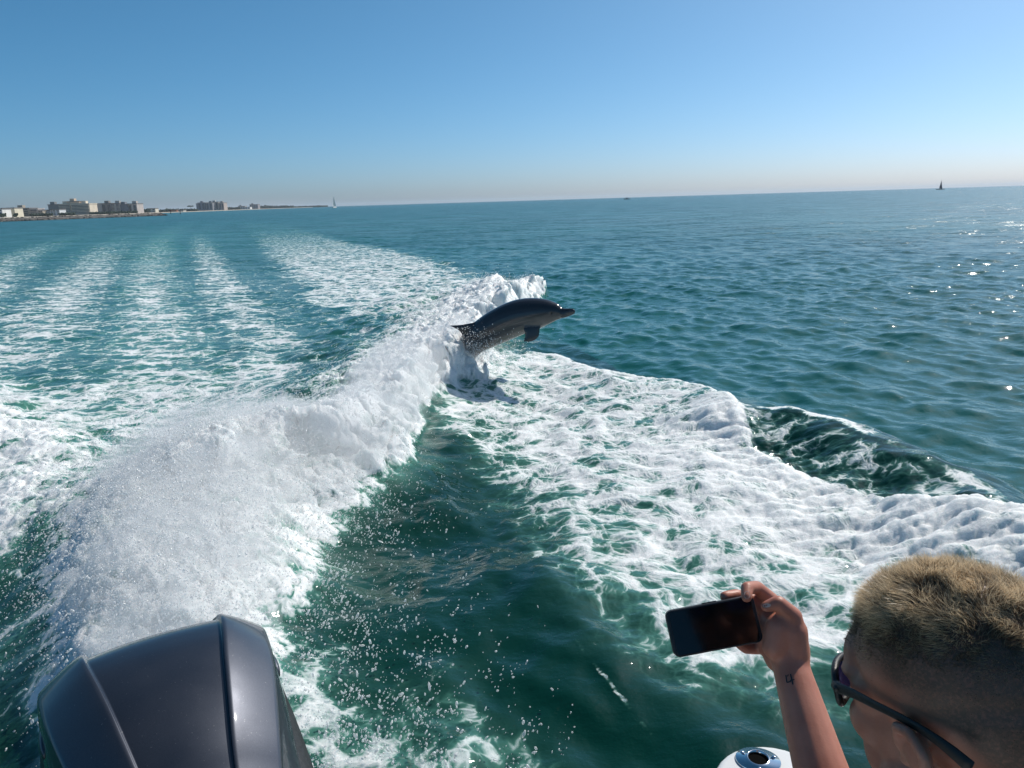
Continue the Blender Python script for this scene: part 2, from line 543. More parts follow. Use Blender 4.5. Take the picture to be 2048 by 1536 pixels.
def build_water():
    cx, cy = 0.0, -0.4
    th = np.concatenate([np.linspace(-180, -50, 40, endpoint=False), np.linspace(-50, -42, 30, endpoint=False), np.linspace(-42, 42, 860, endpoint=False),
                         np.linspace(42, 50, 30, endpoint=False), np.linspace(50, 180, 40, endpoint=False)])
    th = np.radians(th)
    rr = [0.5]
    while rr[-1] < 15000:
        q = rr[-1]
        pix = q * q / (CAM_H * 750)
        if q < 20: dr = np.clip(.75 * pix, .022, .055)
        elif q < 70: dr = .055 + (q - 20) * .009
        else: dr = q * .035
        rr.append(q + dr)
    rr = np.array(rr)
    nt_, nr = len(th), len(rr)
    TH, RR = np.meshgrid(th, rr, indexing='ij')
    x = cx + RR * np.sin(TH); y = cy + RR * np.cos(TH)
    step = np.maximum(np.gradient(rr)[None, :] * np.ones((nt_, 1)), RR * np.gradient(th)[:, None])
    P = np.stack([x.ravel(), y.ravel()], 1)
    z, foam, aer, thick, opn = wake_fields(P, step.ravel())
    co = np.column_stack([P, z])
    # torn foam is pushed about sideways too
    k = np.nonzero(thick > .05)[0]
    q = co[k]; a_ = (.09 * thick[k])
    co[k, 0] += a_ * (perlin3(q[:, 0] * 3.3, q[:, 1] * 3.3, q[:, 2] * 6) + .5 * perlin3(q[:, 0] * 9, q[:, 1] * 9, q[:, 2] * 13 + 4))
    co[k, 1] += a_ * (perlin3(q[:, 0] * 3.3 + 20, q[:, 1] * 3.3, q[:, 2] * 6) + .5 * perlin3(q[:, 0] * 9 + 20, q[:, 1] * 9, q[:, 2] * 13))
    co[k, 2] += .35 * a_ * perlin3(q[:, 0] * 14, q[:, 1] * 14, q[:, 2] * 20)
    i = np.arange(nt_)[:, None]; j = np.arange(nr - 1)[None, :]
    i2 = (i + 1) % nt_
    quads = np.stack([i * nr + j + 0 * i2, i * nr + j + 1, i2 * nr + j + 1, i2 * nr + j], -1).reshape(-1, 4)
    # closing disc under the boat
    me = raw_mesh('sea', co, quads.ravel(), 4, water_material())
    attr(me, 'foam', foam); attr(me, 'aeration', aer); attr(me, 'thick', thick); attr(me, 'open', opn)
    attr(me, 'lod', np.clip((RR.ravel() - 7) / 45, 0, 1) ** .8)
    print('sea verts', len(co), nt_, nr)
    return obj('sea', me, kind='structure', label='green open sea churned white by the boat wake', category='sea')


sea = build_water()

# ------------------------------------------------------------------ spray: drops thrown off the wake
def drop_material():
    m, nt, p = new_mat('spray_drop')
    n = N(nt)
    d = n('ShaderNodeBsdfDiffuse'); d.inputs['Color'].default_value = (.95, .96, .96, 1)
    t = n('ShaderNodeBsdfTranslucent'); t.inputs['Color'].default_value = (.95, .97, .98, 1)
    a = n('ShaderNodeMixShader'); a.inputs[0].default_value = .5
    n.link(d.outputs[0], a.inputs[1]); n.link(t.outputs[0], a.inputs[2])
    g = n('ShaderNodeBsdfGlossy'); g.inputs['Roughness'].default_value = .12
    b = n('ShaderNodeMixShader'); b.inputs[0].default_value = .06
    n.link(a.outputs[0], b.inputs[1]); n.link(g.outputs[0], b.inputs[2])
    tp = n('ShaderNodeBsdfTransparent')
    lw = n('ShaderNodeLayerWeight'); lw.inputs['Blend'].default_value = .35
    e = n('ShaderNodeMixShader'); n.link(n.smooth(lw.outputs['Facing'], 0, 1, .45, .05), e.inputs[0])
    n.link(b.outputs[0], e.inputs[1]); n.link(tp.outputs[0], e.inputs[2])
    n.link(e.outputs[0], nt.nodes['Material Output'].inputs['Surface'])
    return m


DROP = drop_material()
_oct = np.array([(1, 0, 0), (-1, 0, 0), (0, 1, 0), (0, -1, 0), (0, 0, 1), (0, 0, -1)], float)
_octf = np.array([(0, 2, 4), (2, 1, 4), (1, 3, 4), (3, 0, 4), (2, 0, 5), (1, 2, 5), (3, 1, 5), (0, 3, 5)])
_bm = bmesh.new(); bmesh.ops.create_icosphere(_bm, subdivisions=1, radius=1)
_ico = np.array([v.co for v in _bm.verts]); _icof = np.array([[v.index for v in f.verts] for f in _bm.faces]); _bm.free()


def drops(name, C, rad, fine=False, label='', **kw):
    """one mesh of many drops"""
    rad = np.minimum(rad, .0058)
    B, Fc = (_ico, _icof) if fine else (_oct, _octf)
    n = len(C); g = np.random.default_rng(len(name) + n)
    ax = g.normal(size=(n, 3, 3)); q, _ = np.linalg.qr(ax)
    sc = rad[:, None] * g.uniform(.65, 1.3, (n, 3))
    V = np.einsum('nij,kj,nj->nki', q, B, sc)
    sd_ = g.normal(size=(n, 3)) * .6 + np.array([.3, .3, .8]); sd_ /= np.linalg.norm(sd_, axis=1)[:, None]
    ln_ = np.where(g.random(n) < .35, g.uniform(.5, 2.2, n), .15)          # some drops are drawn out into threads
    V = V + np.einsum('nki,ni->nk', V, sd_)[..., None] * (sd_ * ln_[:, None])[:, None, :]
    V = V + C[:, None, :]
    f = Fc[None] + (np.arange(n) * len(B))[:, None, None]
    me = raw_mesh(name, V.reshape(-1, 3), f.reshape(-1), 3, DROP)
    return obj(name, me, kind='stuff', label=label, category='spray', **kw)


def surface(P):
    z, f, a, t, o = wake_fields(P, np.full(len(P), .05))
    return z, f, t


def scatter():
    g = np.random.default_rng(77)
    # --- over every patch of thick foam: a fuzz of fine drops
    lo, hi = np.array([-5.0, 2.2]), np.array([2.0, 20.0])
    P = lo + g.random((520000, 2)) * (hi - lo)
    # nearer drops show larger: keep more of them near
    r = np.hypot(P[:, 0], P[:, 1])
    z, f, t = surface(P)
    cl = sstep(-.25, .35, fbm2(P[:, 0] * 2.2 + 3, P[:, 1] * 2.2, 3))
    keep = g.random(len(P)) < t ** 1.5 * np.clip(6 / r, .25, 1) * (.12 + .5 * cl)
    P = P[keep]; z = z[keep]; t = t[keep]; r = r[keep]
    up = np.abs(g.normal(size=len(P))) * .05 * (1 + (g.random(len(P)) < .15) * 1.8)
    C = np.column_stack([P + g.normal(size=P.shape) * .03, z + up + .005])
    rad = np.exp(g.normal(size=len(P)) * .45) * .0028 * np.clip(r / 6, .7, 2.0)
    print('fuzz', len(C))
    drops('foam_spray', C, rad, label='fine white spray hanging over the breaking stern wave')
    # --- plume behind the motor
    n = 62000
    t = g.beta(1.5, 1.1, n) * (len(PLUME) - 1)
    i = np.minimum(t.astype(int), len(PLUME) - 2); u = (t - i)[:, None]
    base = PLUME[i, :2] * (1 - u) + PLUME[i + 1, :2] * u
    wid = np.interp(t, [0, 1, 2, 3, 4], [.30, .55, .80, .95, 1.0])[:, None]
    q = g.normal(size=(n, 2)) * wid * .62
    P = base + q
    zs, f, tt = surface(P)
    lift = np.abs(g.normal(size=n)) * np.interp(t, [0, 1, 2, 3, 4], [.22, .26, .24, .16, .10])
    C = np.column_stack([P, np.maximum(zs, 0) + lift])
    rad = np.exp(g.normal(size=n) * .6) * .0022
    drops('plume_spray', C, rad, label='dense white plume of drops rising behind the outboard motor')
    # --- drops flung to the right of the motor, over dark water
    n = 26000
    px = np.column_stack([g.uniform(430, 1150, n), g.uniform(950, 1640, n)])
    w = np.exp(-((px[:, 0] - 560) / 240) ** 2) * 1.0 + .35 * np.exp(-((px[:, 1] - 1480) / 120) ** 2) * np.exp(-((px[:, 0] - 850) / 220) ** 2)
    cl = .25 + 1.1 * sstep(-.15, .4, fbm2(px[:, 0] / 90, px[:, 1] / 60, 3))
    px = px[g.random(n) < w * cl]
    C = []
    for x, y in px:
        h = min(abs(g.normal()) * .22 + .01, .9)
        C.append(ground(x, y, h))
    C = np.array(C)
    rad = np.exp(g.normal(size=len(C)) * .6) * .0023
    drops('flung_drops', C, rad, fine=True, label='scattered drops flung over dark green water beside the motor')
    # --- drops round the dolphin
    n = 4200
    px = np.column_stack([g.normal(955, 42, n), g.normal(702, 24, n)])
    C = np.array([at_depth(x, y, g.uniform(9.6, 10.7)) for x, y in px])
    C = C[C[:, 2] > .03]
    rad = np.exp(g.normal(size=len(C)) * .5) * .0048
    drops('dolphin_splash', C, rad, label='bright drops splashing off the leaping dolphin')


scatter()

# ------------------------------------------------------------------ far shore
def box_geo(x0, x1, y0, y1, z0, z1):
    v = np.array([(x0, y0, z0), (x1, y0, z0), (x1, y1, z0), (x0, y1, z0), (x0, y0, z1), (x1, y0, z1), (x1, y1, z1), (x0, y1, z1)], float)
    f = [(0, 3, 2, 1), (4, 5, 6, 7), (0, 1, 5, 4), (1, 2, 6, 5), (2, 3, 7, 6), (3, 0, 4, 7)]
    return v, f


def mesh_of(name, geos, mat, smooth=False):
    V = []; Fs = []; k = 0
    for v, f in geos:
        V.append(np.asarray(v)); Fs += [tuple(i + k for i in q) for q in f]; k += len(v)
    me = bpy.data.meshes.new(name)
    me.from_pydata([tuple(p) for p in np.concatenate(V)], [], Fs)
    if mat: me.materials.append(mat)
    if smooth: me.polygons.foreach_set('use_smooth', np.full(len(me.polygons), True))
    return me


def shore_pt(px, dist, z=0.0):
    """point over pixel column px on the horizon, dist metres ahead"""
    hy = 402 - (px - 1013) * 0.0302
    p = at_depth(px, hy, dist)
    return np.array([p[0], p[1], z])


M_SAND = simple_mat('beach_sand', (.36, .32, .26), .9, noise=.12, nscale=.05)
M_ROCK = simple_mat('jetty_rock', (.045, .043, .042), .85, noise=.4, nscale=.4)
M_LEAF = simple_mat('shore_foliage', (.035, .055, .03), .8, noise=.5, nscale=.12)
M_TRUNK = simple_mat('tree_trunk', (.10, .075, .05), .9, noise=.3, nscale=2)
M_GLASS = simple_mat('building_window', (.05, .07, .09), .15, noise=.2, nscale=.2)
M_ROOFD = simple_mat('flat_roof', (.20, .19, .18), .8, noise=.2, nscale=.2)

line = [(-500, 640), (-150, 700), (0, 760), (160, 850), (285, 1010), (345, 1180), (450, 1560), (540, 2300), (610, 3100), (655, 3900)]
front = np.array([shore_pt(p, d) for p, d in line])
inner = front + np.array([0, 14, 1.0]) + np.array([-6.0, 0, 0])
back = front * np.array([1.25, 1.6, 0]) + np.array([-900, 900, 1.2])
V = np.concatenate([front + [0, 0, -.6], inner, back])
n_ = len(front)
fc = []
for i in range(n_ - 1):
    fc += [(i, i + 1, n_ + i + 1, n_ + i), (n_ + i, n_ + i + 1, 2 * n_ + i + 1, 2 * n_ + i)]
obj('beach', mesh_of('beach', [(V, fc)], M_SAND), kind='structure', label='pale sand beach and low land along the far coast', category='beach')


def make_building(name, label, blocks, dist, group='buildings along the far shore'):
    """blocks: (px0, px1, y_top, wall colour, floors, style, depth) seen at dist"""
    px0 = min(b[0] for b in blocks); px1 = max(b[1] for b in blocks)
    mid = (px0 + px1) / 2
    base = shore_pt(mid, dist, 1.6)
    root = empty(name, base, 0, label=label, category='building', group=group)
    s = dist / FPX
    for k, (a, b, yt, colr, fl, style, dep) in enumerate(blocks):
        hy = 402 - ((a + b) / 2 - 1013) * 0.0302
        H = (hy - yt) * s * 1.03 + CAM_H - 1.6
        x0 = (a - mid) * s; x1 = (b - mid) * s
        y0 = k * .7; y1 = y0 + dep
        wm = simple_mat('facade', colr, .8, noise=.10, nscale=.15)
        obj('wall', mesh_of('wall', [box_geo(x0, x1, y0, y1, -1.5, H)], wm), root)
        fh = H / fl
        if style == 'balcony':
            for i in range(fl):
                z = (i + 1) * fh
                bal = obj('balcony', mesh_of('balcony', [box_geo(x0 + .6, x1 - .6, y0 - 1.7, y0 - .02, z - fh * .45, z - fh * .12)], wm), root)
            for i in range(fl):
                obj('window', mesh_of('window', [box_geo(x0 + 1, x1 - 1, y0 - .12, y0 + .1, i * fh + fh * .10, i * fh + fh * .55)], M_GLASS), root)
        elif style == 'strip':
            nw = max(2, int((x1 - x0) / 7))
            for i in range(nw):
                cx = x0 + (i + .5) * (x1 - x0) / nw; w = (x1 - x0) / nw * .28
                obj('window', mesh_of('window', [box_geo(cx - w, cx + w, y0 - .15, y0 + .1, 2.5, H - 1.6)], M_GLASS), root)
        elif style == 'grid':
            nw = max(2, int((x1 - x0) / 6))
            for j in range(fl):
                for i in range(nw):
                    cx = x0 + (i + .5) * (x1 - x0) / nw; w = (x1 - x0) / nw * .30
                    obj('window', mesh_of('window', [box_geo(cx - w, cx + w, y0 - .15, y0 + .1, j * fh + fh * .3, j * fh + fh * .78)], M_GLASS), root)
        rf = obj('roof', mesh_of('roof', [box_geo(x0 - .5, x1 + .5, y0 - .5, y1 + .5, H, H + .9)], M_ROOFD if style != 'balcony' else wm), root)
        if x1 - x0 > 11 and fl > 3:
            c = x0 + (x1 - x0) * (.3 + .35 * ((k * 7) % 3) / 2)
            obj('roof_hut', mesh_of('roof_hut', [box_geo(c - 3, c + 3, y0 + 3, y0 + 9, H + .92, H + 4.2)], wm), rf)
    return root


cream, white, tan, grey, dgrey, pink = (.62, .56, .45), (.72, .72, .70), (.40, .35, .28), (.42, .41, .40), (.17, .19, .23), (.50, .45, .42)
make_building('apartment_block', 'small white block at the landward end of the shore row', [(-14, 6, 420, white, 3, 'grid', 16)], 900)
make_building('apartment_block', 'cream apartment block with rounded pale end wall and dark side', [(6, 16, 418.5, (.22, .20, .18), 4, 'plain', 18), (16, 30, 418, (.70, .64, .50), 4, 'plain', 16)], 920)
make_building('apartment_block', 'low brown grey apartment block with flat dark roof', [(32, 60, 418.5, tan, 4, 'grid', 18), (60, 76, 419.5, pink, 4, 'balcony', 14), (76, 84, 422.5, tan, 3, 'grid', 14)], 950)
make_building('apartment_block', 'pair of low white blocks in front of the banded building', [(86, 103, 421.5, white, 4, 'grid', 14), (105, 119, 420.5, (.66, .69, .70), 4, 'grid', 14)], 960)
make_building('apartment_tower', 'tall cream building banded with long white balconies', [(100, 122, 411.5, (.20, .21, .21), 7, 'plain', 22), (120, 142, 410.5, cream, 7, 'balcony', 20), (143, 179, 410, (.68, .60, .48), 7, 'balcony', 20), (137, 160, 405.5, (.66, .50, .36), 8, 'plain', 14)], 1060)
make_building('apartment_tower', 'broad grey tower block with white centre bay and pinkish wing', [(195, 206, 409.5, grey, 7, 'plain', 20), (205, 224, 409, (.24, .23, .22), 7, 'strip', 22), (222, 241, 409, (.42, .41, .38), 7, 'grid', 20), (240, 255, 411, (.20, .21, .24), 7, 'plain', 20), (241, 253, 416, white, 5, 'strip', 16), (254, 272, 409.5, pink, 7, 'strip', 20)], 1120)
make_building('beach_house', 'small cream house half hidden among shore trees', [(297, 311, 418, (.64, .60, .50), 2, 'grid', 12)], 1300)
make_building('beach_pavilion', 'low orange roofed pavilion on the sand', [(342, 353, 420.5, (.42, .18, .10), 1, 'plain', 12), (356, 366, 421, (.62, .58, .52), 1, 'plain', 12)], 1350)
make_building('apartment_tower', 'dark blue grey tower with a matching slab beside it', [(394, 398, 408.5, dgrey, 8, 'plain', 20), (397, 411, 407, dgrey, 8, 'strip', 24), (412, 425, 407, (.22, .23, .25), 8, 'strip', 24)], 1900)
make_building('apartment_tower', 'light beige twin tower beside the dark slabs', [(425, 438, 405.5, (.50, .47, .42), 9, 'strip', 24), (439, 448, 407, (.44, .38, .34), 8, 'strip', 24)], 1920)
make_building('hotel', 'long low grey hotel with white end past the towers', [(477, 490, 413, grey, 4, 'grid', 20), (490, 500, 414.5, white, 3, 'grid', 18)], 2500)
make_building('apartment_block', 'squat dark grey block beyond the low hotel', [(500, 516, 409.8, (.26, .25, .26), 5, 'grid', 24)], 2600)

# woods along the shore: leaf clumps as one mass
g = np.random.default_rng(8)
C = []; Rd = []
for a, b, y, d in ((-40, 12, 426, 820), (28, 36, 425, 840), (60, 105, 427, 860), (118, 150, 428, 900), (172, 200, 419, 1150), (180, 240, 427, 1000), (225, 275, 426, 1050), (272, 300, 417.5, 1250),
                   (300, 345, 419, 1400), (345, 396, 418.5, 1500), (330, 395, 417.8, 1600), (446, 480, 414.5, 2100), (516, 545, 411.3, 2700), (545, 588, 411.8, 2900), (588, 640, 413.6, 3400), (560, 655, 413.9, 3600)):
    s = d / FPX
    m = int((b - a) * 9)
    for _ in range(m):
        px = g.uniform(a, b); hy = 402 - (px - 1013) * 0.0302
        top = max((hy - y) * s, 2.2) * (.62 + .38 * abs(math.sin(px * .7) + .4 * math.sin(px * 2.3)) / 1.2)
        p = shore_pt(px, d + g.uniform(-25, 25))
        C.append((p[0], p[1], 1.5 + g.uniform(0, 1) ** .8 * top)); Rd.append(s * g.uniform(.7, 2.0))
C = np.array(C); Rd = np.array(Rd)
q, _ = np.linalg.qr(g.normal(size=(len(C), 3, 3)))
Vt = np.einsum('nij,kj,nj->nki', q, _ico, Rd[:, None] * g.uniform(.5, 1.3, (len(C), 3))) + C[:, None]
Vt += g.normal(size=Vt.shape) * Rd[:, None, None] * .18
ff = _icof[None] + (np.arange(len(C)) * len(_ico))[:, None, None]
obj('shore_woods', raw_mesh('shore_woods', Vt.reshape(-1, 3), ff.reshape(-1), 3, M_LEAF, False), kind='stuff', label='dark green woods strung along the far shore', category='woods')


def cone_geo(p0, p1, r0, r1, n=8):
    p0 = np.asarray(p0, float); p1 = np.asarray(p1, float)
    d = p1 - p0; d = d / np.linalg.norm(d)
    a = np.cross(d, [0, 0, 1.0]); a = a / np.linalg.norm(a) if np.linalg.norm(a) > 1e-6 else np.array([1.0, 0, 0])
    b = np.cross(d, a)
    an = np.arange(n) * 2 * math.pi / n
    ring = np.cos(an)[:, None] * a + np.sin(an)[:, None] * b
    v = np.concatenate([p0 + ring * r0, p1 + ring * r1])
    f = [(i, (i + 1) % n, n + (i + 1) % n, n + i) for i in range(n)] + [tuple(range(n))[::-1], tuple(range(n, 2 * n))]
    return v, f


# tall flat-topped tree standing above the woods
b0 = shore_pt(382, 1450, 1.6)
tr = empty('flat_topped_tree', b0, label='tall flat topped tree rising above the shore woods', category='tree')
obj('trunk', mesh_of('trunk', [cone_geo((0, 0, 0), (.3, 0, 8.2), .5, .25)], M_TRUNK), tr)
cv = []
for i in range(70):
    r_ = g.random() ** .5 * 5.2; an = g.random() * 6.28
    ctr = np.array([r_ * math.cos(an), r_ * math.sin(an), 9 + g.uniform(-.7, .8) - r_ * .1])
    cv.append((_ico * g.uniform(.6, 1.3) * np.array([1, 1, .6]) + ctr, [tuple(f) for f in _icof]))
obj('crown', mesh_of('crown', cv, M_LEAF), tr)

# rock jetty
J0, J1 = G((-160, 449.5))[0], G((322, 431.3))[0]
jr = empty('rock_jetty', (J0 + J1) / 2, label='long low jetty of dark boulders reaching out from the shore', category='jetty')
jd = (J1 - J0); L = np.linalg.norm(jd); jd /= L; jn = np.array([-jd[1], jd[0], 0])
prof = [(-5, -.8), (-2.2, 1.25), (2.2, 1.3), (6, -.8)]
v = np.array([jd * t + jn * a + np.array([0, 0, z]) for t in (-L / 2, L / 2 - 3) for a, z in prof])
obj('core', mesh_of('core', [(v, [(0, 1, 5, 4), (1, 2, 6, 5), (2, 3, 7, 6), (4, 5, 6, 7), (3, 2, 1, 0)])], simple_mat('jetty_cap', (.10, .095, .088), .9, noise=.25, nscale=.3)), jr)
m = 1500
tt = g.uniform(-.5, .5, m); aa = g.normal(0, 2.2, m) - 1.2
C = jd[None] * (tt * L)[:, None] + jn[None] * aa[:, None] + np.array([0, 0, 1.0]) * (1.0 - .30 * np.abs(aa))[:, None]
q, _ = np.linalg.qr(g.normal(size=(m, 3, 3)))
Vt = np.einsum('nij,kj,nj->nki', q, _ico, g.uniform(.35, .95, (m, 3))) + C[:, None] + g.normal(size=(m, len(_ico), 3)) * .08
obj('rocks', raw_mesh('rocks', Vt.reshape(-1, 3), (_icof[None] + (np.arange(m) * len(_ico))[:, None, None]).reshape(-1), 3, M_ROCK, False), jr, kind='stuff')

# channel markers off the jetty's end
M_POST = simple_mat('marker_post', (.10, .06, .05), .8, noise=.3)
M_RED = simple_mat('marker_board', (.35, .05, .03), .6)
for (px, py, d), lb in (((341, 424, 620), 'channel marker post with red board off the jetty end'), ((360, 425, 560), 'plain dark piling standing in water beyond the red marker')):
    p = shore_pt(px, d)
    ob = empty('channel_marker', p, label=lb, category='marker', group='markers off the jetty')
    obj('post', mesh_of('post', [cone_geo((0, 0, -1), (0, 0, 3.0), .28, .24)], M_POST), ob)
    if px == 341: obj('board', mesh_of('board', [box_geo(-.6, .6, -.45, -.30, 2.2, 3.3)], M_RED), ob)

# ------------------------------------------------------------------ boats on the horizon
M_HULLW = simple_mat('white_hull', (.75, .75, .74), .35, noise=.03)
M_SAILW = simple_mat('white_sail', (.82, .82, .80), .8, noise=.04, nscale=.3)
M_SAILD = simple_mat('dark_sail', (.035, .03, .075), .8, noise=.1, nscale=.3)
M_HULLD = simple_mat('dark_hull', (.03, .05, .06), .4, noise=.1)
M_MAST = simple_mat('mast', (.35, .35, .35), .35, metal=.6)


def hull_geo(Lh, B, fb):
    """boat hull along x, bow at +x"""
    st = np.linspace(-1, 1, 13); V = []; F_ = []
    for s_ in st:
        w = B / 2 * (1 - max(0, s_) ** 2.2) * (1 if s_ > -.6 else .85 + .15 * (s_ + 1) / .4)
        w = max(w, .02); sh = fb * (1 + .25 * s_ * s_)
        V += [(s_ * Lh / 2, -w, sh), (s_ * Lh / 2 * .96, -w * .75, -.2), (s_ * Lh / 2 * .96, w * .75, -.2), (s_ * Lh / 2, w, sh)]
    for i in range(12):
        a = i * 4
        F_ += [(a, a + 1, a + 5, a + 4), (a + 1, a + 2, a + 6, a + 5), (a + 2, a + 3, a + 7, a + 6), (a + 3, a, a + 4, a + 7)]
    F_ += [(0, 3, 2, 1), (48, 49, 50, 51)]
    return np.array(V), F_


def sail_geo(tri, belly, th=.04):
    """triangular sail with belly across y"""
    n = 6; V = []; F_ = []
    A, Bp, Cc = [np.array(t, float) for t in tri]
    idx = {}
    for side in (0, 1):
        for i in range(n + 1):
            for j in range(n + 1 - i):
                u, v_ = i / n, j / n; w_ = 1 - u - v_
                p = A * w_ + Bp * u + Cc * v_
                p[1] += belly * 6 * (u * w_ + v_ * w_ * .4 + u * v_ * .4) * .6 + (th if side else 0)
                idx[side, i, j] = len(V); V.append(p)
    for side in (0, 1):
        for i in range(n):
            for j in range(n - i):
                t = (idx[side, i, j], idx[side, i + 1, j], idx[side, i, j + 1]); F_.append(t if side else t[::-1])
                if i + j < n - 1:
                    t = (idx[side, i + 1, j], idx[side, i + 1, j + 1], idx[side, i, j + 1]); F_.append(t if side else t[::-1])
    return np.array(V), F_


def sailboat(px, d, H, rz, hullm, sailm, label, two=True, Lh=9.0, foot=3.2):
    p = shore_pt(px, d)
    ob = empty('sailboat', p, rz, label=label, category='sailboat', group='sailboats out at sea')
    obj('hull', mesh_of('hull', [hull_geo(Lh, 2.8, .9)], hullm, True), ob)
    obj('cabin', mesh_of('cabin', [box_geo(-1.6, 1.4, -.8, .8, .82, 1.5)], hullm), ob)
    obj('mast', mesh_of('mast', [cone_geo((.6, 0, .8), (.6, 0, H), .1, .06)], M_MAST), ob)
    obj('boom', mesh_of('boom', [cone_geo((.6, 0, 1.9), (-foot - .2, .2, 1.8), .07, .06)], M_MAST), ob)
    obj('mainsail', mesh_of('mainsail', [sail_geo(((.45, .1, 2.0), (-foot, .3, 1.95), (.45, .1, H - .3)), .35)], sailm, True), ob)
    if two: obj('jib', mesh_of('jib', [sail_geo(((min(Lh / 2 - .3, foot + .9), 0, 1.2), (.5, .6, 1.5), (.75, 0, H * .86)), .3)], sailm, True), ob)
    return ob


sailboat(668.5, 1050, 15.5, R(62), M_HULLW, M_SAILW, 'white sailboat under white sail off the tip of the coast')
sailboat(1881, 1080, 13.4, R(-8), M_HULLD, M_SAILD, 'dark sailboat under dark purple sail alone on the horizon', Lh=11.5, foot=1.5)
p = shore_pt(1254, 900)
mb = empty('motorboat', p, R(5), label='tiny dark motorboat low on the open horizon', category='motorboat')
obj('hull', mesh_of('hull', [hull_geo(7.5, 2.4, .8)], M_HULLD, True), mb)
obj('cabin', mesh_of('cabin', [box_geo(-1.2, .6, -.9, .9, .75, 1.5)], M_HULLD), mb)
obj('canopy', mesh_of('canopy', [box_geo(-1.5, .8, -1, 1, 2.2, 2.32)] + [box_geo(a, a + .08, b, b + .08, 1.48, 2.2) for a in (-1.2, .5) for b in (-.85, .75)], M_HULLD), mb)

# ------------------------------------------------------------------ fused bodies
def ring_tube(pts, rad, seg=20, sq=None):
    """closed tube through pts; rad = radius or (side, up) pairs"""
    pts = np.asarray(pts, float); n = len(pts)
    rad = np.asarray(rad, float)
    if rad.ndim == 1: rad = np.column_stack([rad, rad])
    tg = np.gradient(pts, axis=0); tg /= np.linalg.norm(tg, axis=1)[:, None]
    V = []
    ref = np.array([0, 0, 1.0])
    an = np.arange(seg) * 2 * math.pi / seg
    for i in range(n):
        t = tg[i]
        s = np.cross(t, ref)
        if np.linalg.norm(s) < 1e-3: s = np.array([1.0, 0, 0])
        s /= np.linalg.norm(s); u = np.cross(s, t)
        V.append(pts[i] + np.cos(an)[:, None] * s * rad[i, 0] + np.sin(an)[:, None] * u * rad[i, 1])
    V = np.concatenate(V)
    F_ = []
    for i in range(n - 1):
        for j in range(seg):
            k = (j + 1) % seg
            F_.append((i * seg + j, i * seg + k, (i + 1) * seg + k, (i + 1) * seg + j))
    F_ += [tuple(range(seg))[::-1], tuple(range((n - 1) * seg, n * seg))]
    return V, F_


def dense(pts, rad, m):
    """smooth resampling of a control polyline with radii"""
    pts = np.asarray(pts, float); rad = np.asarray(rad, float)
    n = len(pts)
    P = np.concatenate([[2 * pts[0] - pts[1]], pts, [2 * pts[-1] - pts[-2]]])
    Rr = np.concatenate([[rad[0]], rad, [rad[-1]]])
    op = []; orr = []
    for i in range(n - 1):
        for k in range(m):
            t = k / m
            c = lambda a: .5 * (2 * a[i + 1] + (a[i + 2] - a[i]) * t + (2 * a[i] - 5 * a[i + 1] + 4 * a[i + 2] - a[i + 3]) * t * t + (3 * a[i + 1] - a[i] - 3 * a[i + 2] + a[i + 3]) * t ** 3)
            op.append(c(P)); orr.append(c(Rr))
    op.append(pts[-1]); orr.append(rad[-1])
    return np.array(op), np.maximum(np.array(orr), 1e-4)


def capsule(a, b, ra, rb, seg=16):
    """rounded tapered limb segment"""
    a = np.asarray(a, float); b = np.asarray(b, float)
    d = (b - a); L = np.linalg.norm(d); d /= L
    t = []; r = []
    for k in range(5):
        an = math.pi / 2 * (1 - k / 5); t.append(-ra * math.sin(an)); r.append(max(ra * math.cos(an), ra * .06))
    for k in range(6): t.append(L * k / 5); r.append(ra + (rb - ra) * k / 5)
    for k in range(1, 6):
        an = math.pi / 2 * k / 5; t.append(L + rb * math.sin(an)); r.append(max(rb * math.cos(an), rb * .06))
    return ring_tube(a + np.array(t)[:, None] * d, np.array(r), seg)


def ellipsoid(c, r, rot=None, seg=20):
    bm = bmesh.new(); bmesh.ops.create_icosphere(bm, subdivisions=3, radius=1)
    v = np.array([q.co for q in bm.verts]) * np.asarray(r); f = [tuple(q.index for q in p.verts) for p in bm.faces]; bm.free()
    if rot is not None: v = v @ np.asarray(rot).T
    return v + np.asarray(c), f


def slab(outline, depth_dir, th):
    """flat fin: outline (n,3) thickened, thin at the edge"""
    o = np.asarray(outline, float); n = len(o); c = o.mean(0); dd = np.asarray(depth_dir, float) / np.linalg.norm(depth_dir)
    ring2 = c + (o - c) * .6
    V = np.concatenate([o + dd * th * .25, o - dd * th * .25, ring2 + dd * th, ring2 - dd * th, [c + dd * th * 1.15], [c - dd * th * 1.15]])
    F_ = []
    for i in range(n):
        j = (i + 1) % n
        F_ += [(i, j, 2 * n + j, 2 * n + i), (2 * n + i, 2 * n + j, 4 * n), (n + j, n + i, 3 * n + i, 3 * n + j), (3 * n + j, 3 * n + i, 4 * n + 1), (j, i, n + i, n + j)]
    return V, F_


def fuse(name, geos, voxel, smooth=4, fac=.5):
    """union of closed pieces as one continuous surface"""
    me = mesh_of(name + '_raw', geos, None)
    bm = bmesh.new(); bm.from_mesh(me); bmesh.ops.recalc_face_normals(bm, faces=bm.faces); bm.to_mesh(me); bm.free()
    tmp = bpy.data.objects.new(name + '_raw', me); col.objects.link(tmp)
    m = tmp.modifiers.new('remesh', 'REMESH'); m.mode = 'VOXEL'; m.voxel_size = voxel; m.use_smooth_shade = True
    if smooth:
        s = tmp.modifiers.new('smooth', 'SMOOTH'); s.factor = fac; s.iterations = smooth
    dg = bpy.context.evaluated_depsgraph_get()
    out = bpy.data.meshes.new_from_object(tmp.evaluated_get(dg))
    bpy.data.objects.remove(tmp); bpy.data.meshes.remove(me)
    out.name = name
    return out


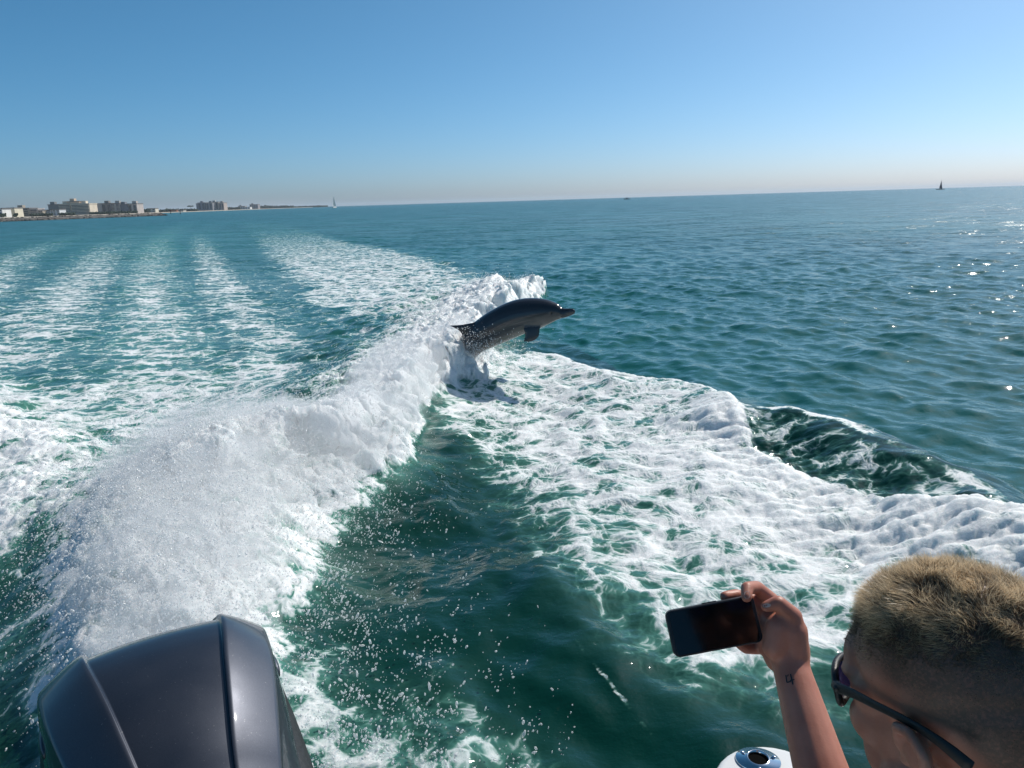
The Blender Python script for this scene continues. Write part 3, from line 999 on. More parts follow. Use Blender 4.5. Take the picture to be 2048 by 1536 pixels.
def coords(me):
    a = np.empty(len(me.vertices) * 3, np.float32); me.vertices.foreach_get('co', a); return a.reshape(-1, 3)


def normals(me):
    a = np.empty(len(me.vertices) * 3, np.float32); me.vertices.foreach_get('normal', a); return a.reshape(-1, 3)


def set_co(me, co):
    me.vertices.foreach_set('co', np.asarray(co, np.float32).ravel()); me.update()


# ------------------------------------------------------------------ dolphin
def dol(cx, cy, d): return at_depth(840 + cx / 5.12, 500 + cy / 5.12, d)


def build_dolphin():
    sp = [(1585, 628, 9.62, .022), (1560, 628, 9.64, .036), (1510, 635, 9.67, .046), (1462, 642, 9.70, .062), (1425, 640, 9.72, .090), (1385, 634, 9.74, .116), (1305, 634, 9.78, .158), (1195, 647, 9.84, .196), (1055, 675, 9.91, .221),
          (925, 722, 9.98, .229), (785, 790, 10.05, .223), (660, 860, 10.12, .205), (565, 925, 10.2, .185), (495, 1000, 10.28, .165), (435, 1085, 10.36, .14), (390, 1190, 10.46, .10), (350, 1300, 10.58, .06)]
    pts = np.array([dol(a, b, d) for a, b, d, r in sp]); rad = np.array([r for *_, r in sp])
    # true metres: the radii above are those of a distance of ten metres
    P, Rr = dense(pts, rad, 5)
    body = ring_tube(P, np.column_stack([Rr * .96, Rr * 1.05]), 24)
    geos = [body]
    # beak: upper and lower jaw with the mouth between them
    geos.append(ring_tube(*dense([dol(1450, 662, 9.69), dol(1520, 652, 9.66), dol(1578, 640, 9.62)], [.05, .037, .02], 4), 16))
    # dorsal fin
    o = np.array([dol(a, b, 10.08) for a, b in ((570, 735), (520, 747), (450, 760), (380, 768), (290, 772), (345, 795), (390, 820), (420, 850), (440, 890), (520, 900), (600, 830))])
    geos.append(slab(o, (.15, 1, .1), .022))
    # flippers
    o = np.array([dol(a, b, 9.70 - .0002 * (b - 800)) for a, b in ((1245, 760), (1228, 820), (1222, 880), (1185, 925), (1120, 945), (1048, 942), (1075, 905), (1072, 860), (1055, 800), (1120, 750))])
    geos.append(slab(o, (.1, 1, .25), .018))
    geos.append(slab(o + np.array([.02, .36, -.03]), (.1, 1, -.25), .018))
    # flukes, under the foam
    e = pts[-1]; t = pts[-1] - pts[-2]; t /= np.linalg.norm(t); s = np.cross(t, [0, 0, 1]); s /= np.linalg.norm(s)
    o = np.array([e - t * .12, e + s * .14 - t * .02, e + s * .30 + t * .13, e + s * .10 + t * .12, e + t * .08, e - s * .10 + t * .12, e - s * .30 + t * .13, e - s * .14 - t * .02])
    geos.append(slab(o, np.cross(s, t), .02))
    me = fuse('dolphin', geos, .011, 7)
    co = coords(me)
    # pale belly, dark back: by the direction from the spine
    d2 = ((co[:, None, :] - P[None]) ** 2).sum(2); k = d2.argmin(1)
    tg = np.gradient(P, axis=0); tg /= np.linalg.norm(tg, axis=1)[:, None]
    side = np.cross(tg, [0, 0, 1.0]); side /= np.linalg.norm(side, axis=1)[:, None]; upv = np.cross(side, tg)
    rel = co - P[k]
    bel = -(rel * upv[k]).sum(1) / np.maximum(Rr[k], .03)
    rr_ = np.linalg.norm(rel, axis=1) / np.maximum(Rr[k], .03)
    bel = np.where((rr_ > 1.12), -.6, bel)
    # mouth line and eye as relief
    nr = normals(me)
    eye = np.array(dol(1345, 655, 9.60))
    de = np.linalg.norm((co - eye)[:, [0, 2]], axis=1)
    co = co - nr * (np.exp(-(de / .02) ** 2) * .006)[:, None]
    org = pts[8].copy(); org[2] = 0
    set_co(me, co - org)
    attr(me, 'belly', np.clip(bel * .5 + .5, 0, 1)); attr(me, 'along', k / len(P)); attr(me, 'eye', np.exp(-(de / .016) ** 2))
    m, nt, p = new_mat('dolphin_skin'); n = N(nt)
    tc = n('ShaderNodeTexCoord')
    nz = n.noise(tc.outputs['Object'], 5, 5, .6); nz2 = n.noise(tc.outputs['Object'], 60, 3, .6)
    f = n.math('MULTIPLY_ADD', n.math('SUBTRACT', nz.outputs[0], .5), .35, n.attr('belly'))
    c = n.mix(n.smooth(f, .42, .95), (.026, .029, .036, 1), (.085, .082, .082, 1))
    c = n.mix(n.smooth(n.attr('eye'), .3, .8), c, (.006, .006, .006, 1))
    # pale scratches
    sc = n('ShaderNodeMapping'); sc.inputs['Scale'].default_value = (3, 3, 28); n.link(tc.outputs['Object'], sc.inputs['Vector'])
    ns = n.noise(sc.outputs[0], 3, 4, .6)
    c = n.mix(n.math('MULTIPLY', n.smooth(ns.outputs[0], .66, .74), .35), c, (.16, .16, .17, 1))
    n.link(c, p.inputs['Base Color'])
    p.inputs['Roughness'].default_value = .15
    b = n('ShaderNodeBump'); b.inputs['Strength'].default_value = .25; b.inputs['Distance'].default_value = .004
    n.link(nz2.outputs[0], b.inputs['Height']); n.link(b.outputs[0], p.inputs['Normal'])
    me.materials.clear(); me.materials.append(m)
    o = obj('dolphin', me, label='dark grey dolphin leaping out of the breaking stern wave', category='dolphin')
    o.location = org
    return o


dolphin = build_dolphin()

# ------------------------------------------------------------------ the boat: outboard motor and stern corner
MOT_YAW = R(32)
MA = np.array([-math.sin(MOT_YAW), math.cos(MOT_YAW), 0]); MB_ = np.array([math.cos(MOT_YAW), math.sin(MOT_YAW), 0])


def flake_paint(name, colr, rough, metal=.75):
    m, nt, p = new_mat(name); n = N(nt)
    tc = n('ShaderNodeTexCoord')
    fl = n('ShaderNodeTexVoronoi'); fl.inputs['Scale'].default_value = 900; n.link(tc.outputs['Object'], fl.inputs['Vector'])
    big = n.noise(tc.outputs['Object'], 6, 4, .5)
    sp = n.noise(tc.outputs['Object'], 160, 2, .7)
    c = n.mix(n.math('MULTIPLY', fl.outputs['Color'], .5), tuple(x * .75 for x in colr) + (1,), tuple(min(1, x * 1.5) for x in colr) + (1,))
    c = n.mix(n.math('MULTIPLY', n.smooth(sp.outputs[0], .70, .76), .5), c, (.30, .30, .30, 1))      # dried salt specks
    n.link(c, p.inputs['Base Color'])
    p.inputs['Metallic'].default_value = metal
    n.link(n.smooth(big.outputs[0], .3, .7, rough * .85, rough * 1.15), p.inputs['Roughness'])
    p.inputs['Coat Weight'].default_value = .9; p.inputs['Coat Roughness'].default_value = .035
    return m


M_PAINT = flake_paint('cowling_paint', (.042, .047, .062), .42, .7)
M_PAINT_LIT = flake_paint('cowling_paint_lit', (.055, .060, .076), .46, .7)  # same cowling paint made lighter: sunlight on the bands put into the colour
M_BLACK = simple_mat('cowling_black', (.018, .019, .020), .45, noise=.3, nscale=90, bump=.3)
M_CHROME = simple_mat('stainless_steel', (.62, .64, .66), .10, metal=1.0, noise=.05, nscale=9)
M_GEL = simple_mat('white_gelcoat', (.74, .74, .72), .25, coat=.4, noise=.03, nscale=8)
M_DARKHOLE = simple_mat('hole_shade', (.003, .003, .003), .9, noise=.2, nscale=40, spec=.05)  # near-black colour standing in for the shade inside the rod holder


def cspl(x, xp, fp):
    """cubic interpolation through the table"""
    xp = np.asarray(xp, float); fp = np.asarray(fp, float)
    m = np.gradient(fp, xp)
    i = np.clip(np.searchsorted(xp, x) - 1, 0, len(xp) - 2)
    h = xp[i + 1] - xp[i]; t = (x - xp[i]) / h
    return (2 * t**3 - 3 * t**2 + 1) * fp[i] + (t**3 - 2 * t**2 + t) * h * m[i] + (-2 * t**3 + 3 * t**2) * fp[i + 1] + (t**3 - t**2) * h * m[i + 1]


def build_motor():
    org = np.array([-.893, 1.668, -.018])
    root = empty('outboard_motor', org, MOT_YAW, label='dark grey outboard motor with ribbed glossy cowling at the stern', category='motor')
    A_ = [-.47, -.44, -.38, -.26, -.12, .02, .12, .20, .26, .305, .33, .34]
    zc = [.62, .84, .98, 1.095, 1.165, 1.205, 1.215, 1.205, 1.175, 1.12, 1.03, .80]
    wc = [.10, .135, .165, .200, .236, .266, .280, .286, .282, .272, .254, .20]
    br = [.055, .07, .08, .095, .12, .145, .163, .172, .170, .152, .125, .08]
    dk = [.03, .05, .064, .078, .086, .090, .092, .09, .082, .07, .05, .02]
    a = np.unique(np.concatenate([np.linspace(-.47, -.36, 18), np.linspace(-.36, .20, 60), np.linspace(.20, .34, 34)]))
    ZC, WC, BR, DK = (cspl(a, A_, q) for q in (zc, wc, br, dk))
    def section(i):
        z, w, b, d = ZC[i], WC[i], BR[i], DK[i]
        step = min(.016, b * .15)
        pts = [(b * t, z - .012 * t * t - step) for t in np.linspace(0, .93, 9)]
        e0 = z - .012
        pts += [(b * .965, e0 - step * .95), (b * .985, e0 - step * .55), (b * 1.0, e0 - step * .12), (b * 1.02, e0)]
        for t in np.linspace(.08, .92, 8):
            bb = b * 1.02 + (w - b * 1.02) * t
            pts.append((bb, e0 - (d - .012) * (t ** 1.2)))
        zk = z - d
        nband = len(pts)
        pts += [(w * .995, zk + .0005), (w, zk - .003), (w + .002, zk - .012)]
        drop = .10 + .02 * math.sin((a[i] + .47) * 4)
        for t in np.linspace(.15, 1, 8):
            pts.append((w + .002 + .45 * max(.305 - w, .01) * t, zk - .012 - drop * t ** 1.2))
        return pts, nband
    secs = [section(i) for i in range(len(a))]
    npt = len(secs[0][0]); nband = secs[0][1]
    def strip(j0, j1, name, mat, parent, off=0.0):
        """columns j0..j1 of the section, both sides"""
        V = []; F_ = []
        js = list(range(j0, j1 + 1)); m = len(js)
        for sgn in (1, -1):
            if j0 == 0 and sgn == -1 and False: continue
            base = len(V)
            for i in range(len(a)):
                for j in js:
                    b_, z_ = secs[i][0][j]
                    V.append((sgn * b_, a[i], z_ + off))
            for i in range(len(a) - 1):
                for k in range(m - 1):
                    q = (base + i * m + k, base + i * m + k + 1, base + (i + 1) * m + k + 1, base + (i + 1) * m + k)
                    F_.append(q if sgn == 1 else q[::-1])
        me = mesh_of(name, [(np.array(V), F_)], mat, True)
        bm = bmesh.new(); bm.from_mesh(me); bmesh.ops.remove_doubles(bm, verts=bm.verts, dist=1e-5); bmesh.ops.recalc_face_normals(bm, faces=bm.faces); bm.to_mesh(me); bm.free()
        me.polygons.foreach_set('use_smooth', np.full(len(me.polygons), True))
        ob = obj(name, me, parent)
        return ob
    top = strip(0, 11, 'centre_panel', M_PAINT, root)
    strip(11, nband + 1, 'side_band', M_PAINT_LIT, root)
    strip(nband + 1, npt - 1, 'side_panel', M_PAINT_LIT, root)
    # black lower cowl
    V = []; F_ = []
    prof = [(0, .0, .0), (.0, -.02, .35), (0, -.06, .75), (0, -.13, 1.0), (0, -.25, 1.0), (-.03, -.38, .95)]
    for sgn in (1, -1):
        base = len(V)
        for i in range(len(a)):
            b_, z_ = secs[i][0][npt - 1]
            for dw, dz, kf in prof: V.append((sgn * (b_ - .004 + dw + kf * max(.315 * (1 - max(0, abs(a[i] + .06) - .30) * 1.6) - b_, 0)), a[i] * (1 if dz > -.35 else .9), max(z_ + .004 + dz, .42)))
        m = len(prof)
        for i in range(len(a) - 1):
            for k in range(m - 1):
                q = (base + i * m + k, base + i * m + k + 1, base + (i + 1) * m + k + 1, base + (i + 1) * m + k)
                F_.append(q if sgn == 1 else q[::-1])
    obj('lower_cowl', mesh_of('lower_cowl', [(np.array(V), F_)], M_BLACK, True), root)
    # air intake blister on each flank
    for sgn in (1, -1):
        obj('air_intake', mesh_of('air_intake', [ellipsoid((sgn * .284, .12, 1.035), (.013, .06, .030))], M_PAINT_LIT, True), root)
    # end caps, midsection and clamp
    obj('front_cover', mesh_of('front_cover', [ring_tube([(0, -.455, .45), (0, -.462, .60), (0, -.455, .72)], [(.13, .02), (.14, .02), (.11, .02)], 16)], M_BLACK, True), root)
    obj('midsection', fuse('midsection', [capsule((0, -.05, .45), (0, .0, -.35), .16, .10), capsule((0, .05, .42), (0, .1, -.3), .14, .07)], .02, 6), root)
    root.children[-1].data.materials.append(M_BLACK)
    obj('clamp_bracket', mesh_of('clamp_bracket', [box_geo(-.14, .14, -.50, -.2, .05, .55)], M_BLACK), root)
    return root


motor = build_motor()

# stern corner of the boat
BY = R(25)
BA = np.array([-math.sin(BY), math.cos(BY), 0]); BB = np.array([math.cos(BY), math.sin(BY), 0])
RH = ground(1516, 1522, .95)                        # centre of the rod holder on the gunwale
boat = empty('boat', RH - np.array([0, 0, .95]), BY, label='white boat stern corner with a steel rod holder in the gunwale', category='boat')


def rounded_prism(outline, z0, z1, rr=.02, k=4):
    """solid with a rounded upper edge"""
    o = np.asarray(outline, float); n = len(o); c = o.mean(0)
    levels = [(0, z0), (0, z1 - rr)]
    for i in range(1, k + 1):
        an = math.pi / 2 * i / k; levels.append((rr * (1 - math.cos(an)), z1 - rr + rr * math.sin(an)))
    tn = np.roll(o, -1, 0) - np.roll(o, 1, 0); nr = np.column_stack([tn[:, 1], -tn[:, 0]]); nr /= np.linalg.norm(nr, axis=1)[:, None]
    if ((o - c) * nr).sum() < 0: nr = -nr
    V = []
    for ins, z in levels:
        for q, nn in zip(o, nr): V.append((*(q - nn * ins), z))
    V.append((*c, z1)); F_ = []
    m = len(levels)
    for l in range(m - 1):
        for i in range(n):
            j = (i + 1) % n; F_.append((l * n + i, l * n + j, (l + 1) * n + j, (l + 1) * n + i))
    for i in range(n): F_.append(((m - 1) * n + i, (m - 1) * n + (i + 1) % n, m * n))
    F_.append(tuple(range(n))[::-1])
    return np.array(V), F_


def arc(cx, cy, r, a0, a1, n=10):
    return [(cx + r * math.cos(R(a0 + (a1 - a0) * i / n)), cy + r * math.sin(R(a0 + (a1 - a0) * i / n))) for i in range(n + 1)]


# plan of the gunwale cap in the boat's frame: x to starboard, y aft, rod holder at the origin
cap = arc(-.02, -.085, .145, 155, 28, 12) + [(.165, -.12), (.18, -.25), (.17, -1.2), (.17, -3.0), (-.10, -3.0), (-.10, -1.2), (-.15, -.3), (-.165, -.10)]
gm = mesh_of('gunwale', [rounded_prism(np.array(cap)[::-1], .80, .95, .018)], M_GEL, True)
gw = obj('gunwale', gm, boat)
hull_o = np.array([(.13, -.03), (.14, -.4), (.15, -3.0), (.02, -3.0), (.02, -.4), (.0, -.02)])
obj('hull_side', mesh_of('hull_side', [rounded_prism(hull_o[::-1], -.25, .805, .01)], M_GEL, True), boat)
obj('transom', mesh_of('transom', [box_geo(-2.75, .02, -.32, -.20, -.25, .62)], M_GEL), boat)
obj('deck', mesh_of('deck', [box_geo(-2.75, .03, -3.0, -.31, .10, .21)], M_GEL), boat)
obj('hull_side', mesh_of('hull_side', [rounded_prism((hull_o * np.array([-1, 1]) + np.array([-2.72, 0])), -.25, .93, .01)], M_GEL, True), boat)
# rod holder: flange, rolled lip, tube, screws
an = np.arange(40) * 2 * math.pi / 40
fl = np.column_stack([.054 * np.cos(an), .042 * np.sin(an)])
def ring_plate(outer, hole_r, z0, z1, bev=.003):
    n = len(outer); h = np.column_stack([hole_r * np.cos(an), hole_r * np.sin(an)])
    rings = [(outer, z0), (outer, z1 - bev), (outer * .965, z1), (h * 1.22, z1 + .001), (h * 1.10, z1 + .006), (h, z1 + .004), (h * .97, z1 - .006), (h * .95, -.16)]
    V = np.concatenate([np.column_stack([o, np.full(n, z)]) for o, z in rings]); F_ = []
    for l in range(len(rings) - 1):
        for i in range(n):
            j = (i + 1) % n; F_.append((l * n + i, l * n + j, (l + 1) * n + j, (l + 1) * n + i))
    return V, F_
rh = obj('rod_holder', mesh_of('rod_holder', [ring_plate(fl, .0235, 0.001, .006)], M_CHROME, True), boat)
rh.location = (0, 0, .95); rh.rotation_euler = (0, 0, R(-38))
obj('bore_shade', mesh_of('bore_shade', [cone_geo((0, 0, .001), (0, 0, .0035), .0228, .0228, 32)], M_DARKHOLE), rh)  # flat black disc painted as the shade down the tube
for q in (25, 150, 270):
    x_, y_ = .042 * math.cos(R(q)), .033 * math.sin(R(q))
    sc = obj('screw', mesh_of('screw', [ellipsoid((x_, y_, .0062), (.0055, .0055, .003))], M_CHROME, True), rh)
# cleat beside the cap
cl = obj('cleat', fuse('cleat', [capsule((-.235, -.10, .865), (-.215, -.30, .865), .010, .010), capsule((-.23, -.16, .80), (-.23, -.16, .865), .012, .011), capsule((-.222, -.24, .80), (-.222, -.24, .865), .012, .011)], .004, 3), boat)
cl.data.materials.append(M_CHROME)
obj('corner_step', mesh_of('corner_step', [rounded_prism(np.array([(-.125, -.02), (-.12, -.6), (-.40, -.6), (-.40, -.14), (-.22, -.05)])[::-1] , .60, .80, .02)], M_GEL, True), boat)

# ------------------------------------------------------------------ the person filming
def CP(px, py, depth):
    """point seen at a pixel, depth metres along the camera's axis"""
    return np.array([0, 0, CAM_H]) + depth * (_f + _r * (px - 1024) / FPX - _u * (py - 768) / FPX)


HEAD_YAW, HEAD_PITCH = R(23), R(-20)
HC = CP(1912, 1408, .70)
_hf = np.array([-math.sin(HEAD_YAW) * math.cos(HEAD_PITCH), math.cos(HEAD_YAW) * math.cos(HEAD_PITCH), math.sin(HEAD_PITCH)])
_hl = np.array([-math.cos(HEAD_YAW), -math.sin(HEAD_YAW), 0])
_hu = np.cross(_hf, _hl)
HM = np.column_stack([_hf, _hl, _hu])              # head frame: x face, y left ear, z crown


def HW(p): return HC + np.asarray(p, float) @ HM.T


def hgeo(g_): return (HW(g_[0]), g_[1])


def build_person():
    g_ = []
    # --- head
    E = lambda c, r: g_.append(hgeo(ellipsoid(c, r)))
    E((-.012, 0, .040), (.098, .076, .088)); E((-.030, 0, .015), (.078, .072, .075)); E((.030, 0, -.020), (.060, .062, .085))
    E((.045, 0, -.078), (.046, .050, .036)); E((.070, 0, -.095), (.022, .026, .020)); E((.062, 0, .040), (.034, .056, .040))
    for s in (1, -1):
        E((.056, s * .044, -.018), (.030, .018, .026)); E((.020, s * .052, -.068), (.035, .016, .028)); E((.066, s * .034, .030), (.022, .026, .012))
        E((.054, s * .036, -.050), (.028, .020, .032)); E((.045, s * .046, .012), (.030, .018, .026))
    g_.append(hgeo(capsule((.092, 0, .018), (.108, 0, -.026), .010, .0135))); E((.098, .011, -.030), (.011, .008, .008)); E((.098, -.011, -.030), (.011, .008, .008))
    g_.append(hgeo(capsule((.086, -.018, -.055), (.086, .018, -.055), .008, .008))); g_.append(hgeo(capsule((.084, -.016, -.066), (.084, .016, -.066), .009, .009)))
    for s in (1, -1):                                   # ears: rim, lobe, tragus
        rim = [(.010, .072, -.012), (.014, .080, .010), (.004, .088, .026), (-.012, .092, .026), (-.022, .092, .010), (-.020, .089, -.010), (-.010, .083, -.026), (.000, .077, -.034)]
        rim = [(a - .012, s * (b - .004), c - .020) for a, b, c in rim]
        for i in range(len(rim) - 1): g_.append(hgeo(capsule(rim[i], rim[i + 1], .0055, .0055, 10)))
        g_.append(hgeo(ellipsoid((-.018, s * .077, -.018), (.015, .006, .021)))); g_.append(hgeo(ellipsoid((-.010, s * .075, -.054), (.008, .006, .010))))
        g_.append(hgeo(ellipsoid((.002, s * .072, -.028), (.006, .005, .008))))
    # --- neck, trunk, legs
    nb = HW((-.045, 0, -.10)); nk = HW((-.075, 0, -.20))
    g_.append(capsule(nb, nk, .060, .064))
    by = R(12)
    bf = np.array([-math.sin(by), math.cos(by), 0]); bl = np.array([-math.cos(by), -math.sin(by), 0])
    C7 = nk + np.array([0, 0, -.03])
    chest = C7 - bf * .02 + np.array([0, 0, -.20]); belly = C7 - bf * .04 + np.array([0, 0, -.42]); pel = C7 - bf * .06 + np.array([0, 0, -.60])
    shL = C7 + bl * .18 + np.array([0, 0, -.055]); shR = C7 - bl * .18 + bf * .05 + np.array([0, 0, -.05])
    g_.append(capsule(shL, shR, .062, .062))
    g_.append((ellipsoid((0, 0, 0), (.175, .115, .21))[0] @ np.column_stack([bl, bf, [0, 0, 1]]).T + chest, ellipsoid((0, 0, 0), (1, 1, 1))[1]))
    g_.append((ellipsoid((0, 0, 0), (.155, .105, .22))[0] @ np.column_stack([bl, bf, [0, 0, 1]]).T + belly, ellipsoid((0, 0, 0), (1, 1, 1))[1]))
    g_.append((ellipsoid((0, 0, 0), (.170, .115, .15))[0] @ np.column_stack([bl, bf, [0, 0, 1]]).T + pel, ellipsoid((0, 0, 0), (1, 1, 1))[1]))
    floor_z = .215
    for s in (1, -1):
        hip = pel + bl * .09 * s + np.array([0, 0, -.05]); foot = hip + bl * .05 * s; foot[2] = floor_z + .09
        knee = (hip + foot) / 2 + bf * .05
        g_.append(capsule(hip, knee, .085, .055)); g_.append(capsule(knee, foot, .056, .040))
        g_.append(capsule(foot + np.array([0, 0, -.05]) - bf * .05, foot + np.array([0, 0, -.056]) + bf * .15, .038, .032))
    # --- left arm hanging, hand resting low
    elL = shL + bl * .08 + np.array([0, 0, -.28]); wrL = elL + bf * .17 + np.array([0, 0, -.18])
    g_.append(capsule(shL, elL, .050, .040)); g_.append(capsule(elL, wrL, .041, .027)); hd = (wrL - elL) / np.linalg.norm(wrL - elL)
    g_.append(capsule(wrL, wrL + hd * .07, .028, .034))
    for k in range(4):
        o_ = bl * (.026 - .0175 * k); b0 = wrL + hd * .085 + o_ * .9; L_ = (.070, .080, .075, .058)[k]
        g_.append(capsule(b0, b0 + hd * L_ * .55, .0092, .0085, 10)); g_.append(capsule(b0 + hd * L_ * .55, b0 + hd * L_ + np.array([0, 0, -.02]), .0085, .0075, 10))
    g_.append(capsule(wrL + hd * .03 + bf * .015, wrL + hd * .085 + bf * .05, .012, .009, 10))
    # --- right arm raised to the phone
    wr = CP(1583, 1338, 1.10); el = CP(1722, 1815, .93)
    g_.append(capsule(shR, el, .052, .043))
    fa = (wr - el)
    g_.append(capsule(el, el + fa * .42, .042, .041)); g_.append(capsule(el + fa * .30, wr, .0415, .0265))
    H = lambda pts, rs, seg=12: [g_.append(capsule(pts[i], pts[i + 1], rs[i], rs[i + 1], seg)) for i in range(len(pts) - 1)]
    H([wr, CP(1577, 1300, 1.115), CP(1570, 1262, 1.125)], [.0265, .031, .030], 16)
    H([CP(1556, 1318, 1.125), CP(1541, 1285, 1.14), CP(1545, 1245, 1.15)], [.020, .020, .019])       # heel of the little-finger side
    H([CP(1590, 1305, 1.10), CP(1588, 1262, 1.10)], [.0205, .020])                                     # thumb side
    H([CP(1552, 1292, 1.105), CP(1560, 1255, 1.105)], [.021, .021])                                    # ball of the thumb
    H([CP(1590, 1262, 1.10), CP(1586, 1232, 1.098), CP(1556, 1206, 1.098), CP(1533, 1213, 1.10)], [.0165, .0135, .0115, .0085])   # thumb
    H([CP(1566, 1232, 1.14), CP(1546, 1202, 1.152), CP(1514, 1175, 1.150), CP(1494, 1176, 1.125), CP(1493, 1194, 1.112)], [.0125, .0115, .0105, .0098, .0086])   # index
    H([CP(1556, 1240, 1.155), CP(1505, 1200, 1.168), CP(1472, 1190, 1.160), CP(1450, 1193, 1.150)], [.0120, .0110, .0098, .0085])  # middle
    H([CP(1548, 1258, 1.160), CP(1500, 1240, 1.170), CP(1465, 1236, 1.165), CP(1445, 1240, 1.156)], [.0115, .0105, .0095, .0080])  # ring
    H([CP(1545, 1285, 1.150), CP(1515, 1297, 1.150), CP(1492, 1297, 1.145), CP(1478, 1288, 1.140)], [.0105, .0095, .0085, .0075])  # little
    me = fuse('person', g_, .0032, 5, .5)
    co = coords(me)
    org = np.array([pel[0], pel[1], floor_z])
    # scalp: short-cropped sides
    hl = (co - HC) @ HM
    edge = .052 - .045 * sstep(.02, -.05, hl[:, 0]) - .06 * sstep(-.045, -.09, hl[:, 0])
    scalp = sstep(-.020, .022, hl[:, 2] - edge + .012 * perlin3(hl[:, 0] * 30, hl[:, 1] * 30, hl[:, 2] * 30)) * (np.linalg.norm(hl, axis=1) < .16) * sstep(.095, .070, hl[:, 0])
    set_co(me, co - org)
    attr(me, 'scalp', scalp)
    m, nt, p = new_mat('skin'); n = N(nt)
    tc = n('ShaderNodeTexCoord')
    n1 = n.noise(tc.outputs['Object'], 14, 5, .6); n2 = n.noise(tc.outputs['Object'], 350, 3, .6)
    c = n.mix(n.smooth(n1.outputs[0], .3, .7), (.38, .135, .085, 1), (.48, .20, .135, 1))
    c = n.mix(n.math('MULTIPLY', n.attr('scalp'), n.smooth(n2.outputs[0], .25, .60, .55, .9)), c, (.075, .045, .030, 1))
    n.link(c, p.inputs['Base Color'])
    p.inputs['Roughness'].default_value = .48
    p.inputs['Subsurface Weight'].default_value = .25; p.inputs['Subsurface Radius'].default_value = (1, .35, .2); p.inputs['Subsurface Scale'].default_value = .008
    b = n('ShaderNodeBump'); b.inputs['Strength'].default_value = .35; b.inputs['Distance'].default_value = .0008
    n.link(n2.outputs[0], b.inputs['Height']); n.link(b.outputs[0], p.inputs['Normal'])
    me.materials.clear(); me.materials.append(m)
    person = obj('person', me, label='person in dark sunglasses raising a phone over the stern', category='person')
    person.location = org

    # --- hair: cropped sides, longer sun-bleached top
    tri = np.array([t.vertices[:] for t in (me.calc_loop_triangles() or me.loop_triangles)])
    tc3 = hl[tri].mean(1)
    near = (np.linalg.norm(tc3, axis=1) < .16)
    e3 = .070 - .016 * sstep(.03, -.05, tc3[:, 0]) - .03 * sstep(-.045, -.09, tc3[:, 0])
    wgt = (.25 * sstep(-.05, -.01, tc3[:, 2] - e3) + .75 * sstep(-.012, .012, tc3[:, 2] - e3)) * near * sstep(.088, .070, tc3[:, 0])
    ar = np.linalg.norm(np.cross(hl[tri[:, 1]] - hl[tri[:, 0]], hl[tri[:, 2]] - hl[tri[:, 0]]), axis=1)
    pr = wgt * ar; pr /= pr.sum()
    q = np.random.default_rng(21)
    ns = 42000
    pick = q.choice(len(tri), ns, p=pr)
    uv = q.random((ns, 2)); fl = uv.sum(1) > 1; uv[fl] = 1 - uv[fl]
    A_, B_, C_ = (hl[tri[pick, k]] for k in range(3))
    root_ = A_ + (B_ - A_) * uv[:, :1] + (C_ - A_) * uv[:, 1:]
    nn = np.cross(B_ - A_, C_ - A_); nn /= np.linalg.norm(nn, axis=1)[:, None]
    nn *= np.sign((nn * root_).sum(1))[:, None]
    topw = sstep(.062, .105, root_[:, 2])
    ln = (.0022 + .003 * sstep(.045, .065, root_[:, 2]) + .013 * topw) * q.uniform(.65, 1.2, ns)
    cx = perlin3(root_[:, 0] * 45, root_[:, 1] * 45, root_[:, 2] * 45); cy = perlin3(root_[:, 0] * 45 + 9, root_[:, 1] * 45, root_[:, 2] * 45)
    clump = np.column_stack([cx, cy, np.zeros(ns)])
    comb = np.array([.40, .10, .05])
    d1 = nn * .9 + comb * .5 + clump * 1.3 + q.normal(size=(ns, 3)) * .28
    d1 /= np.linalg.norm(d1, axis=1)[:, None]
    d2_ = d1 * .8 + comb * .7 + clump * 1.8 + q.normal(size=(ns, 3)) * .32; d2_ /= np.linalg.norm(d2_, axis=1)[:, None]
    p0 = root_ - nn * .001; p1 = p0 + d1 * ln[:, None] * .5; p2 = p1 + d2_ * ln[:, None] * .5
    sd = np.cross(d1, q.normal(size=(ns, 3))); sd /= np.linalg.norm(sd, axis=1)[:, None]
    w0, w1 = .00023, .00018
    Vh = np.stack([p0 - sd * w0, p0 + sd * w0, p1 - sd * w1, p1 + sd * w1, p2], 1).reshape(-1, 3)
    Vh = HC + Vh @ HM.T - org
    kk = (np.arange(ns) * 5)[:, None]
    Fh = np.concatenate([kk + np.array([[0, 1, 3]]), kk + np.array([[0, 3, 2]]), kk + np.array([[2, 3, 4]])], 1).reshape(-1)
    mh, nt, p = new_mat('hair'); n = N(nt)
    t_ = n.attr('tip'); v_ = n.attr('shade')
    c = n.mix(n.smooth(n.math('ADD', t_, n.math('MULTIPLY', n.math('SUBTRACT', v_, .5), .7)), .05, .80), (.13, .085, .052, 1), (.80, .64, .43, 1))
    n.link(c, p.inputs['Base Color']); p.inputs['Roughness'].default_value = .35
    tl = n('ShaderNodeBsdfTranslucent'); n.link(c, tl.inputs['Color'])
    mx = n('ShaderNodeMixShader'); mx.inputs[0].default_value = .5
    n.link(p.outputs[0], mx.inputs[1]); n.link(tl.outputs[0], mx.inputs[2]); n.link(mx.outputs[0], nt.nodes['Material Output'].inputs['Surface'])
    hm = raw_mesh('hair', Vh, Fh, 3, mh)
    tw = (.35 + .65 * topw)
    attr(hm, 'tip', np.stack([0 * tw, 0 * tw, .5 * tw, .5 * tw, tw], 1).ravel()); attr(hm, 'shade', np.repeat(np.clip(.5 + cy * .5 + q.normal(size=ns) * .15, 0, 1), 5))
    obj('hair', hm, person)

